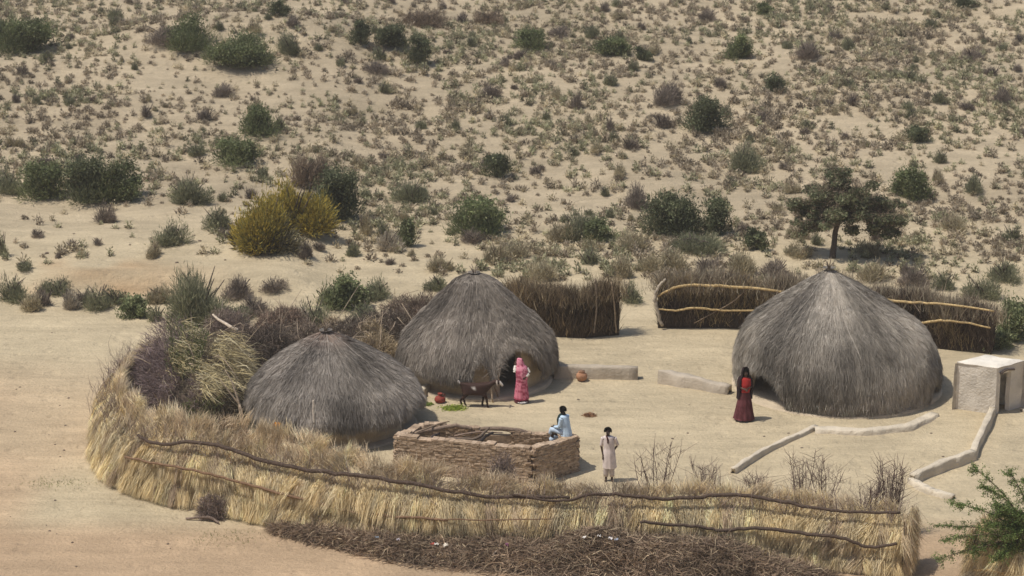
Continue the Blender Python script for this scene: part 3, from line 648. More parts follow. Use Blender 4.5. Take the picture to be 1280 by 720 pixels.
mud_kerb('low mud wall running into the left side of the largest hut', [(824, 478), (870, 485), (912, 492)], [.5, .42, .3], .2, col=(.44, .38, .3))
mud_kerb('long diagonal mud kerb running from the front of the largest hut to the fence', [(1020, 536), (985, 552), (950, 570), (916, 592)], [.14, .18, .2, .24], .1)
mud_kerb('broad low mud step in front of the largest hut', [(1018, 540), (1080, 543), (1135, 537), (1168, 519)], [.16, .2, .18, .12], .2)
mud_kerb('crooked mud kerb coming forward from the mud store', [(1240, 517), (1228, 545), (1216, 573)], [.28, .34, .3], .13)
mud_kerb('mud kerb from the crooked bend towards the fence end', [(1216, 574), (1180, 587), (1140, 603)], [.34, .36, .3], .15)
mud_kerb('short low mud kerb at the open fence end', [(1137, 604), (1160, 617), (1192, 624)], [.2, .22, .14], .13)
mud_kerb('thin mud edging running right from the mud store', [(1276, 514), (1300, 510)], [.1, .1], .1)
mud_kerb('short pale mud wall at the left foot of the middle hut', [(524, 498), (548, 478)], [.3, .3], .14)

def store():
    fc = G(1243, 518); lc = G(1194, 511); rc = G(1276, 509)
    a = lc - fc; b = rc - fc; a[2] = b[2] = 0; h = 1.52
    root = empty('mud_store', fc, 'small square pale mud store with flat roof and narrow dark doorway', 'building')
    mc = np.array((.62, .57, .49)); t = .14
    def wall(p, q, inw, openx=None):
        g = Geo(); L = np.linalg.norm(q - p); u = (q - p) / L; n_ = inw / np.linalg.norm(inw)
        def slab(x0, x1, z0, z1):
            nx, nz = max(2, int((x1 - x0) / .12)), max(2, int((z1 - z0) / .12)); X, Z = np.meshgrid(np.linspace(x0, x1, nx), np.linspace(z0, z1, nz))
            def f(off): P = p + u * X[..., None] + n_ * off; P = P.copy(); P[..., 2] = Z; P += n_ * ((vn(X * 3, Z * 3, 5) - .5) * .05)[..., None]; return P
            o, i = f(0.), f(t); g.grid(o, mc * (1 + .2 * (vn(X * 2, Z * 2, 9) - .5))[..., None]); g.grid(i[:, ::-1], mc)
            g.grid(np.stack([o[0], i[0]]), mc); g.grid(np.stack([o[-1], i[-1]]), mc); g.grid(np.stack([o[:, 0], i[:, 0]]), mc); g.grid(np.stack([o[:, -1], i[:, -1]]), mc)
        if openx: slab(0, openx[0], -.1, h); slab(openx[1], L, -.1, h); slab(openx[0], openx[1], openx[2], h)
        else: slab(0, L, -.1, h)
        g.build('mud_wall', M_MUD, root)
    o = np.zeros(3)
    wall(a * .999, o + a * .001, b); wall(o, b, a, (.18, .66, 1.3)); wall(b, a + b, -a + 0 * b); wall(a + b, a, -b)
    r = Geo(); nx = 14; U, V = np.meshgrid(np.linspace(-.015, 1.015, nx), np.linspace(-.015, 1.015, nx)); P = U[..., None] * a + V[..., None] * b
    e = np.minimum(np.minimum(U, 1 - U), np.minimum(V, 1 - V)); dome = h + .01 + .07 * ramp(e, -.04, .12) + .05 * (vn(U * 4, V * 4, 3) - .5); T = P.copy(); T[..., 2] = dome; B = P.copy(); B[..., 2] = h - .01
    r.grid(T, (.70, .65, .56)); r.grid(B[::-1], (.4, .35, .3)); 
    for s_ in (np.s_[0, :], np.s_[-1, :], np.s_[:, 0], np.s_[:, -1]): r.grid(np.stack([T[s_], B[s_]]), (.53, .47, .39), smooth=False)
    r.build('flat_roof', M_MUD, root)
    l = Geo(); d0 = nrm(b); base = d0 * .10 + np.array((0, 0, 1.36)) - nrm(a) * .04; l.tube([base, base + d0 * .32 + (0, 0, .05), base + d0 * .64], .035, (.13, .1, .08), 7, 3, .2); l.build('lintel', M_WOOD, root)
store()

# ------------------------------------------------------------------ brush fences at the back
def resample(pts, step):
    d = np.r_[0, np.cumsum(np.linalg.norm(np.diff(pts[:, :2], axis=0), axis=1))]; t = np.arange(0, d[-1], step)
    return np.stack([np.interp(t, d, pts[:, k]) for k in range(3)], 1), t
def brush_fence(label, pix, h, thick, cols, wts, fringe, density=2300, poles=(), straw=None, seed=0):
    pts = np.array([G(*p) for p in pix]); c, t = resample(pts, .15); root = empty('brush_fence', pts[0], label, 'fence', 'brush fences behind the yard')
    d = nrm(np.gradient(c, axis=0)); d[:, 2] = 0; nn = np.stack([-d[:, 1], d[:, 0], 0 * t], 1); Lt = t[-1]
    hv = np.array([np.interp(x, np.linspace(0, Lt, len(h)), h) for x in t]) * (1 + .36 * (vn(t * 1.1, 3, seed + 2) - .5) + .2 * (vn(t * 4, 3, seed + 2) - .5)); org = pts[0]
    g = Geo(); rows = []
    for o, z in ((-.5, -.05), (-.45, .5), (-.38, .85), (0, .93), (.4, .85), (.45, .5), (.5, -.05)):
        P = c + nn * o * thick; P[:, 2] = c[:, 2] + z * hv * (1 + .12 * (vn(t * 2, z, seed) - .5)); rows.append(P)
    dark = np.array(cols[0]) * .6
    g.grid(np.array(rows).transpose(1, 0, 2) - org, dark)
    n = int(density * Lt); i = rng.random(n) * (len(t) - 1); P = np.stack([np.interp(i, np.arange(len(t)), c[:, k]) for k in range(3)], 1); N_ = np.stack([np.interp(i, np.arange(len(t)), nn[:, k]) for k in range(3)], 1)
    H = np.interp(i, np.arange(len(t)), hv); u = rng.choice([-.5, .5], n) * rng.uniform(.75, 1.1, n); zz = rng.random(n) ** .8 * .9
    root_ = P + N_ * (u * thick)[:, None]; root_[:, 2] = P[:, 2] + zz * H
    dirs = np.stack([rng.normal(size=n) * .3 + .5 * (vn(i * .15 * 1.5, 1, seed + 4) - .5), rng.normal(size=n) * .3, np.ones(n)], 1)
    bun = vn(i * .15 * 3 + 7, zz * 2, seed + 3)[:, None]
    cl = mixc(cols, wts, n, .25) * (.7 + .7 * bun)
    if straw is not None:
        f = (vn(i * .15 * 1.3 + 3, zz * 1.6, seed + 9) > straw[1]) & (rng.random(n) < .6); cl[f] = mixc([straw[0]], (1,), int(f.sum()), .2)
    g.strands(root_ - org, dirs, rng.uniform(.25, .7, n), rng.uniform(.012, .028, n), cl, 0, .16)
    m = int(fringe[0] * Lt); i = rng.random(m) * (len(t) - 1); P = np.stack([np.interp(i, np.arange(len(t)), c[:, k]) for k in range(3)], 1); H = np.interp(i, np.arange(len(t)), hv)
    P[:, :2] += rng.normal(size=(m, 2)) * thick * .45; P[:, 2] += H * rng.uniform(.7, .95, m)
    g.strands(P - org, np.stack([rng.normal(size=m) * .3, rng.normal(size=m) * .3, np.ones(m)], 1), rng.uniform(.2, .8, m) * (.5 + vn(i * .3, 2, seed)), rng.uniform(.01, .02, m), mixc(fringe[1], (2, 1, 1), m, .2), .12, .15)
    g.build('brush', M_STRAW, root)
    for px in poles:
        q = Geo(); P = []
        for (x, y, dY) in px[0]:
            j = np.argmin(abs(project(c[:, 0], c[:, 1], c[:, 2])[0] - x)); P.append(W(x, y, c[j, 1] - thick * .62 - .13 + dY))
        q.tube(np.array(P) - org, px[1], px[2], 8, 5, .22); q.build(px[3], M_WOOD, root)
    return root
YP = (.56, .41, .2)
brush_fence('dark brush fence with yellow poles behind the largest hut', [(822, 408), (900, 408), (1000, 412), (1100, 424), (1180, 434), (1246, 441)], [1.45, 1.5, 1.6, 1.62, 1.55, 1.45], .5,
    [(.085, .062, .045), (.12, .09, .065), (.19, .145, .1)], (3, 2, 1), (1500, [(.36, .3, .21), (.28, .215, .16), (.42, .37, .27)]), 2100,
    [([(822, 370, 0), (850, 358, 0), (900, 357, 0), (960, 362, 0), (1000, 370, 0)], [.035, .05, .05, .045, .03], YP, 'horizontal_pole'), ([(1095, 374, 0), (1140, 378, 0), (1190, 381, 0), (1243, 389, 0)], [.05, .045, .03], YP, 'horizontal_pole'),
     ([(822, 386, 0), (845, 388, 0), (868, 385, 0), (905, 388, 0), (955, 388, 0)], [.03, .04, .03], YP, 'horizontal_pole'), ([(1148, 404, 0), (1175, 401, 0), (1205, 403, 0), (1238, 410, 0)], [.045, .04, .03], YP, 'horizontal_pole'),
     ([(832, 349, 0), (824, 358, 0), (819, 370, 0), (821, 385, 0), (828, 407, 0)], [.04, .06, .055, .06], (.42, .36, .28), 'end_post'), ([(868, 404, 0), (890, 392, 0), (915, 378, 0), (935, 360, 0)], [.02, .025], (.2, .15, .1), 'brace')],
    ((.34, .26, .14), .68), 1)
brush_fence('dark thatch-like brush fence piece right of the middle hut', [(640, 412), (680, 418), (725, 420), (771, 416)], [1.35, 1.4, 1.45, 1.7], .55,
    [(.10, .072, .045), (.15, .11, .07), (.22, .165, .1)], (3, 2, 1.3), (1000, [(.30, .23, .14), (.2, .15, .1), (.36, .29, .18)]), 2800,
    [([(742, 416, 0), (746, 385, 0), (744, 348, 0)], [.03, .025], (.22, .17, .12), 'end_post'), ([(770, 416, 0), (768, 380, 0), (764, 352, 0)], [.03, .025], (.3, .23, .15), 'end_post')], ((.38, .27, .14), .6), 5)
def log(name, pts, r, col, label, group=None, cat='log'):
    g = Geo().tube(pts, r, col, 8, 4, .18); o = g.build(name, M_WOOD, None, pts[0]); tag(o, label, cat, group); return o
q = [G(888, 407), G(905, 405), G(935, 409)]; [v.__setitem__(2, v[2] + .07) for v in q]
log('log', q, [.04, .07, .1], (.45, .38, .29), 'bleached log lying at the foot of the back brush fence')

# ------------------------------------------------------------------ front grass fence
STRAW = [(.78, .65, .40), (.71, .58, .34), (.66, .57, .38)]; STRAWB = [(.60, .49, .33), (.46, .36, .25), (.68, .57, .40)]
def grass_fence(label, pix, zt, z1, z2, name='grass_fence', fringe_mul=None, rails=(), seed=0, dens=1.0):
    pts = np.array([G(*p) for p in pix]); Lp = len(pts); sm = smooth_line(pts, np.linspace(0, Lp - 1, Lp * 12)); c, t = resample(sm, .1); c[:, 2] = hgt(c[:, 0], c[:, 1])
    d = np.gradient(c, axis=0); d[:, 2] = 0; d = nrm(d); nn = np.stack([-d[:, 1], d[:, 0], 0 * t], 1); Lt = t[-1]; org = c[0].copy()     # nn points into the yard when the line runs left to right
    f = lambda arr, x: np.interp(x, np.linspace(0, Lt, len(arr)), arr)
    ZT, Z1, Z2 = f(zt, t), f(z1, t), f(z2, t)
    root = empty(name, org, label, 'fence')
    def at(s_): 
        return (np.stack([np.interp(s_, t, c[:, k]) for k in range(3)], 1), nrm(np.stack([np.interp(s_, t, nn[:, k]) for k in range(3)], 1)), nrm(np.stack([np.interp(s_, t, d[:, k]) for k in range(3)], 1)))
    def face(s_, z):
        """inward offset of the face: leans back, bulges between the rails"""
        a, b, top = f(z2, s_), f(z1, s_), f(zt, s_)
        lean = z * .34 + .10 * np.clip(z / .25, 0, 1) + .06 * (vn(s_ * .8, z, seed) - .5)
        bul = np.where(z < a, .22 * np.sin(np.clip(z / a, 0, 1) * PI) , np.where(z < b, .32 * np.sin(np.clip((z - a) / (b - a), 0, 1) * PI), .05))
        return lean - bul
    core = Geo(); S, F = np.meshgrid(t, np.array([0, .15, .3, .45, .6, .75, .88, 1.0])); zc = F * np.broadcast_to(ZT * .8, S.shape)
    P, N_, _ = at(S.ravel()); u = (face(S.ravel(), zc.ravel()) + .12)[:, None]; Q = (P + N_ * u); Q[:, 2] += zc.ravel() - .03; Q = Q.reshape(S.shape + (3,))
    B = c + nn * 1.25; B[:, 2] = hgt(B[:, 0], B[:, 1]) - .05; T2 = c + nn * 1.0; T2[:, 2] = c[:, 2] + ZT * .72
    core.grid(np.concatenate([Q, T2[None], B[None]]) - org, (.46, .37, .24))
    core.build('inner_brush', M_STRAW, root)
    def bundles(g, n, zr, Lr, tilt, cols, wts, per, up=False, spread=.17, wd=(.008, .017), seedc=0, keep=None):
        s_ = rng.random(n) * Lt
        if keep is not None: s_ = s_[rng.random(n) < keep(s_)]
        n = len(s_); z = zr(s_) + rng.normal(size=n) * .06; tl = rng.normal(size=n) * tilt + .25 * np.sin(s_ * .9 + seed); LL = rng.uniform(*Lr, n); base = mixc(cols, wts, n, .17)
        qn = rng.uniform(-1, 1, n * per) if not up else rng.normal(size=n * per) * .6; rel = np.repeat(rng.uniform(.02, .16, n), per) * (1 - np.clip(qn * qn, 0, 1)); s2 = np.repeat(s_, per) + qn * spread * np.repeat(rng.uniform(.7, 1.5, n), per); z2_ = np.repeat(z, per) + rng.normal(size=n * per) * .08
        # along hanging bundles strands start anywhere down the bundle
        down = rng.random(n * per) * (.55 if not up else .2) * np.repeat(LL, per); z2_ = np.maximum(z2_ - (0 if up else 1) * down, .04); s2 = s2 + np.repeat(tl, per) * down * (0 if up else 1)
        s2 = np.clip(s2, 0, Lt); P, N_, D_ = at(s2); u = face(s2, z2_) + rng.normal(size=len(s2)) * .03 + (.1 if up else -rel); R = P + N_ * u[:, None]; R[:, 2] += z2_
        tl2 = np.repeat(tl, per) + rng.normal(size=len(s2)) * .12
        sgn = 1. if up else -1.
        dz = np.array((0, 0, sgn)); out = (-N_ * 1.15 if not up else N_) * ((rng.random(len(s2)) * .2 + .06) if not up else rng.normal(size=len(s2)) * .28 + .12)[:, None]
        if not up: out += -N_ * .0
        dirs = dz + out + D_ * tl2[:, None] + rng.normal(size=(len(s2), 3)) * .06 - (N_ * .3 if not up else -N_ * .12)
        L_ = np.repeat(LL, per) * rng.uniform(.45, .85, len(s2))
        if not up: L_ = np.minimum(L_, z2_ + .02)
        g.strands(R - org, dirs, np.maximum(L_, .06), rng.uniform(*wd, len(s2)), np.clip(np.repeat(base, per, 0) * (1 + rng.normal(size=(len(s2), 1)) * .09), .01, .9), 0 if not up else .18, .08 if not up else .14, 1.06)
    k = dens
    lo = Geo(); bundles(lo, int(Lt * 11 * k), lambda s_: f(z2, s_), (.7, 1.2), .34, STRAW + STRAWB[:2], (4, 3, 2, .9, .8), 190, seedc=1)
    lo.build('lower_thatch_band', M_STRAW, root)
    mi = Geo(); bundles(mi, int(Lt * 11 * k), lambda s_: f(z1, s_), (.6, .95), .3, STRAW + STRAWB[:2], (4, 3, 3, 1.4, 1.), 190)
    mi.build('middle_thatch_band', M_STRAW, root)
    up_ = Geo(); bundles(up_, int(Lt * 15 * k), lambda s_: f(z1, s_) + rng.uniform(-.1, 1, len(s_)) * np.maximum(f(zt, s_) - f(z1, s_) - .35, .15), (.35, .85), .55, STRAW[:2] + STRAWB, (1.5, 1.5, 3, 1.6, 2.5), 90, True, .2, (.007, .016), keep=fringe_mul)
    tw = int(Lt * 60 * k); s2 = rng.random(tw) * Lt; P, N_, D_ = at(s2); P = P + N_ * (.5 + rng.normal(size=(tw, 1)) * .25); P[:, 2] += f(z1, s2) * rng.uniform(.8, 1.1, tw)
    up_.strands(P - org, np.stack([rng.normal(size=tw) * .5, rng.normal(size=tw) * .4, np.ones(tw)], 1), rng.uniform(.3, 1.0, tw), .013, mixc(PURP, (2, 2, 1), tw), .05, .2)
    up_.build('brush_fringe', M_STRAW, root)
    eg = Geo()
    for s0, sg in ((0., -1.), (Lt, 1.)):
        n = 5200; P, N_, D_ = at(np.full(n, s0)); H = float(f(zt, s0)); zz = rng.random(n) * H * .82 + .03; u = rng.uniform(-.02, 1.15, n) + .2 * zz / H; R_ = P + N_ * u[:, None] + D_ * (sg * (rng.random(n) * .16 + .12 * vn(u * 5, zz * 2, seed)))[:, None]; R_[:, 2] += zz
        eg.strands(R_ - org, np.array((0, 0, -1.)) + D_ * sg * .25 + rng.normal(size=(n, 3)) * .2, np.minimum(rng.uniform(.2, .6, n), zz + .02), rng.uniform(.008, .018, n), mixc(STRAW + STRAWB, (2, 2, 2, 2, 2, 2), n, .2), 0, .12)
        hx, hz_ = np.meshgrid(np.linspace(.1, 1.2, 6), np.linspace(0, H * .8, 5)); C0, N0, D0 = at(np.array([s0])); Q = C0[0] + N0[0] * (hx * 1.0)[..., None] + D0[0] * (sg * .03); Q[..., 2] = C0[0][2] + hz_ * (1 - .12 * hx); eg.grid(Q - org, (.3, .23, .15))
    eg.build('end_thatch', M_STRAW, root)
    # dark tufts caught under the rails
    dk = Geo(); s_ = rng.random(int(Lt * .9)) * Lt; s2 = np.repeat(s_, 70) + rng.normal(size=len(s_) * 70) * .13; s2 = np.clip(s2, 0, Lt); zz = np.repeat(np.where(rng.random(len(s_)) < .5, f(z1, s_), f(z2, s_) * .6), 70) + rng.normal(size=len(s2)) * .08
    zz = np.maximum(zz, .05); P, N_, D_ = at(s2); R = P + N_ * (face(s2, zz) - .05)[:, None]; R[:, 2] += zz
    dk.strands(R - org, rng.normal(size=(len(s2), 3)) + (0, 0, -.6), rng.uniform(.12, .3, len(s2)), .014, mixc(PURP, (1, 1, 2), len(s2)), .1, .2)
    dk.build('dark_twigs', M_STRAW, root)
    for px, r, cl_ in rails:
        g = Geo(); P = []
        for (x, y) in px:
            cx_ = project(c[:, 0], c[:, 1], c[:, 2])[0]; j = int(np.argmin(np.abs(cx_ - x) + (t < fencepart) * 500)) ; Y = c[j, 1] + .25
            for _ in range(6):
                p = W(x, y, Y); z = max(p[2] - c[j, 2], 0); off = float(face(np.array([t[j]]), np.array([z]))[0]); Y = c[j, 1] + nn[j, 1] * (off - (.27 if r[0] > .042 and y < 645 else .33))
            P.append(W(x, y, Y))
        P = np.array(P); tt = np.linspace(0, len(P) - 1, len(P) * 3); P = smooth_line(P, tt); P[:, 2] += .05 * (vn(tt * 2.1, 3, seed) - .5)
        g.tube(P - org, r, cl_, 7, 2, .25)
        g.build('rail', M_WOOD, root)
    return root
fencepart = 10.0
DKW = (.085, .06, .045); RDW = (.2, .125, .075)
grass_fence('long bulging yellow grass fence with two crooked stick rails along the front of the compound',
    [(178, 482), (150, 500), (128, 532), (120, 568), (138, 602), (200, 628), (300, 648), (400, 668), (500, 684), (620, 692), (740, 694), (850, 694), (950, 700), (1050, 712), (1126, 722)],
    [1.5, 1.8, 2.15, 2.4, 2.6, 2.72, 2.72, 2.5, 2.2, 2.0, 1.85, 1.8, 1.85, 1.9], [1.2, 1.45, 1.6, 1.66, 1.66, 1.6, 1.55, 1.5, 1.45, 1.4, 1.4, 1.4, 1.45], [.75, .9, 1.0, .98, .92, .88, .82, .78, .75, .72, .68, .65, .68],
    fringe_mul=lambda s_: np.interp(s_, [0, 12, 18, 21, 26, 40], [1, 1, 1, .85, .6, .45]),
    rails=[([(172, 545), (205, 556), (240, 552), (290, 562), (330, 576), (380, 587), (440, 594), (500, 602), (560, 613), (610, 621), (660, 621), (712, 622)], [.045, .06, .055, .04], DKW),
           ([(640, 618), (700, 626), (745, 618), (800, 621), (850, 624), (905, 619), (960, 624), (1010, 634), (1060, 639), (1126, 642)], [.03, .05, .05, .035], DKW),
           ([(156, 571), (200, 580), (240, 588), (290, 600), (340, 614), (390, 627), (440, 640), (500, 646), (560, 650)], [.035, .04, .035], RDW), ([(560, 649), (620, 650), (690, 649)], [.02, .014], RDW),
           ([(800, 652), (860, 657), (905, 663), (950, 660), (1010, 668), (1050, 672), (1085, 684), (1121, 680)], [.04, .05, .04], DKW)], seed=2)
fencepart = -1
grass_fence('short piece of grass fence behind the green branches at the lower right corner', [(1213, 738), (1250, 745), (1300, 752), (1350, 752)], [1.9, 1.9], [1.45, 1.45], [.8, .8], seed=5,
    rails=[([(1217, 712), (1240, 713), (1262, 716), (1300, 716)], [.035, .03], (.4, .28, .13))])

# ------------------------------------------------------------------ heaps of brush
def heap(name, label, px, py, w_, dp, h_, layers, nst=9000, group=None, sticks=6, lean=0.):
    c = G(px, py); root = empty(name, c, label, 'heap', group); g = Geo(); th = np.linspace(0, 2 * PI, 30, endpoint=False)
    rings = []
    for r, z in ((1.0, -.05), (.92, .3), (.75, .62), (.48, .84), (.2, .92), (0, .93)):
        j = .86 + .35 * (vn(th * 1.5 + px, z * 3, 5) - .5); rings.append(np.stack([np.cos(th) * r * w_ / 2 * j * .88, np.sin(th) * r * dp / 2 * j * .88, np.full(30, z * h_ * .85) * j], -1))
    g.grid(np.array(rings), (.12, .09, .07), True); g.build('core', M_STRAW, root)
    for pname, cols, wts, n, sel, L, dr, wd in layers:
        q = Geo(); d = rng.normal(size=(n * 4, 3)); d[:, 2] = np.abs(d[:, 2]); d = nrm(d); m = sel(d[:, 0], d[:, 1], d[:, 2]); d = d[m][:n]; n_ = len(d)
        P = d * (w_ / 2, dp / 2, h_) * (.7 + .3 * rng.random((n_, 1))) * (1 + .55 * (vn(np.arctan2(d[:, 1], d[:, 0]) * 1.5 + px, d[:, 2] * 3, 5)[:, None] - .5))
        q.strands(P, d * .5 + dr + rng.normal(size=(n_, 3)) * .35, rng.uniform(*L, n_) * (.6 + .8 * rng.random(n_) ** 3), wd, mixc(cols, wts, n_, .2), .25, .2); q.build(pname, M_STRAW if 'green' not in pname else M_LEAF, root)
    s_ = Geo()
    for k in range(sticks):
        a = rng.random() * 6.28; p = np.array((math.cos(a) * w_ * .3, math.sin(a) * dp * .3 - .2, h_ * rng.uniform(.4, .9))); s_.tube([p, p + rng.normal(size=3) * .2 + (0, 0, .1), p + rng.normal(size=3) * .5 + (0, 0, .25)], [.022, .008], (.36, .28, .2), 5, 2)
    if sticks: s_.build('stick', M_WOOD, root)
    return root, c
al = lambda x, y, z: x > -9
heap('brush_heap', 'tall heap of purple twigs, green shoots and yellow grass inside the left fence end', 236, 520, 4.7, 4.6, 2.6, [
    ('purple_twigs', [(.30, .225, .215), (.36, .28, .25), (.2, .15, .145)], (2, 2, 1), 11000, lambda x, y, z: x + .6 * (vn(x * 3 + 9, y * 3 + 9, 7) - .5) < .05, (.25, .6), np.array((-.35, -.2, .5)), .016),
    ('dark_twigs', [(.12, .10, .07), (.18, .15, .10)], (1, 1), 5000, lambda x, y, z: x > 0, (.2, .5), np.array((.1, -.1, .2)), .014),
    ('yellow_grass', [(.66, .55, .3), (.54, .45, .25), (.56, .5, .33)], (1, 1, 1), 3600, lambda x, y, z: (x > -.25) & (z > .5) & (vn(x * 5 + 9, y * 5 + 9, 6) > .5), (.35, .9), np.array((.8, -.5, -.25)), .015),
    ('green_shoots', [(.2, .22, .09), (.14, .17, .07)], (1, 1), 4200, lambda x, y, z: ((x > -.25) & (x < .25) & (z > .8)) | ((x > .05) & (x < .5) & (z < .45) & (y < 0)), (.2, .5), np.array((.0, -.1, .8)), .022)], group='heaps of brush in the compound')
heap('brush_heap', 'low heap of blackish brush behind the purple twig heap', 330, 462, 2.6, 2.4, 1.45, [
    ('dark_twigs', [(.09, .072, .06), (.14, .11, .085), (.22, .17, .13)], (3, 2, 1), 9000, al, (.2, .5), np.array((.1, 0, .2)), .015)], group='heaps of brush in the compound', sticks=10)
heap('brush_heap', 'grey-brown brush heap beside the track, left of the blackish one', 286, 428, 1.9, 2.0, .95, [
    ('purple_twigs', PURP + [(.22, .17, .12)], (3, 2, 1, 2), 5500, al, (.2, .45), np.array((0, 0, .3)), .015)], group='heaps of brush in the compound', sticks=8)
for k, (x, y, wd_, h_, lab, cl_) in enumerate([
    (385, 440, 2.6, 1.0, 'brown brush heap right behind the smallest hut', (.13, .1, .075)), (437, 436, 2.4, 1.0, 'dark brush heap above the peak of the smallest hut', (.09, .07, .055)),
    (470, 448, 1.7, .8, 'straw coloured heap between the two left huts', (.27, .21, .13)), (488, 424, 2.2, 1.0, 'dark brush heap touching the middle hut', (.085, .065, .05)),
    (520, 402, 2.6, .9, 'brown brush heap behind the left side of the middle hut', (.13, .095, .07)), (447, 462, 1.3, .6, 'small straw lump low between the two left huts', (.28, .22, .135)), (462, 438, 1.2, .9, 'bright straw lump beside the middle hut, between darker brush heaps', (.30, .235, .145)), (418, 428, 1.1, .8, 'straw lump directly above the peak of the smallest hut', (.26, .2, .125)), (352, 415, 1.8, .8, 'reddish brown brush heap near the bleached branches', (.17, .12, .09))]):
    heap('brush_heap', lab, x, y, wd_, wd_ * .9, h_, [('twigs', [tuple(v * 1.5 for v in cl_), cl_, tuple(v * 2.4 for v in cl_), (.44, .37, .27)], (3, 2, 1, 1), 5200, al, (.15, .42), np.array((0, 0, .25)), .016)], group='heaps of brush in the compound', sticks=5)
q = W(280, 405, 75.6); log('bleached_branch', [W(266, 393, 76.3), W(277, 402, 75.9), W(296, 412, 75.3)], [.03, .05, .06], (.55, .46, .36), 'bleached forked branch sticking out of the brush by the track', cat='branch')
log('bleached_branch', [W(328, 426, 74.2), W(340, 424, 74.1), W(348, 432, 73.8)], [.03, .05, .04], (.5, .42, .34), 'short bleached branch on top of the blackish brush heap', cat='branch')
def forked():
    root_p = G(306, 560); root_p = np.array(root_p); g = Geo(); Y = 66.2
    P = [W(305, 540, Y), W(299, 505, Y), W(290, 478, Y + .1), W(281, 462, Y + .2)]; g.tube(P, [.05, .04, .02, .01], (.42, .33, .24), 7, 3, .15)
    g.tube([W(299, 505, Y), W(288, 492, Y), W(275, 474, Y)], [.03, .012], (.42, .33, .24), 6, 3, .15); g.tube([W(299, 505, Y), W(305, 530, Y), np.array((*W(305, 530, Y)[:2], .0))], [.04, .05], (.42, .33, .24), 6)
    o = g.build('forked_branch', M_WOOD, None, P[0]); tag(o, 'forked bare branch leaning between the tall heap and the smallest hut', 'branch')
forked()

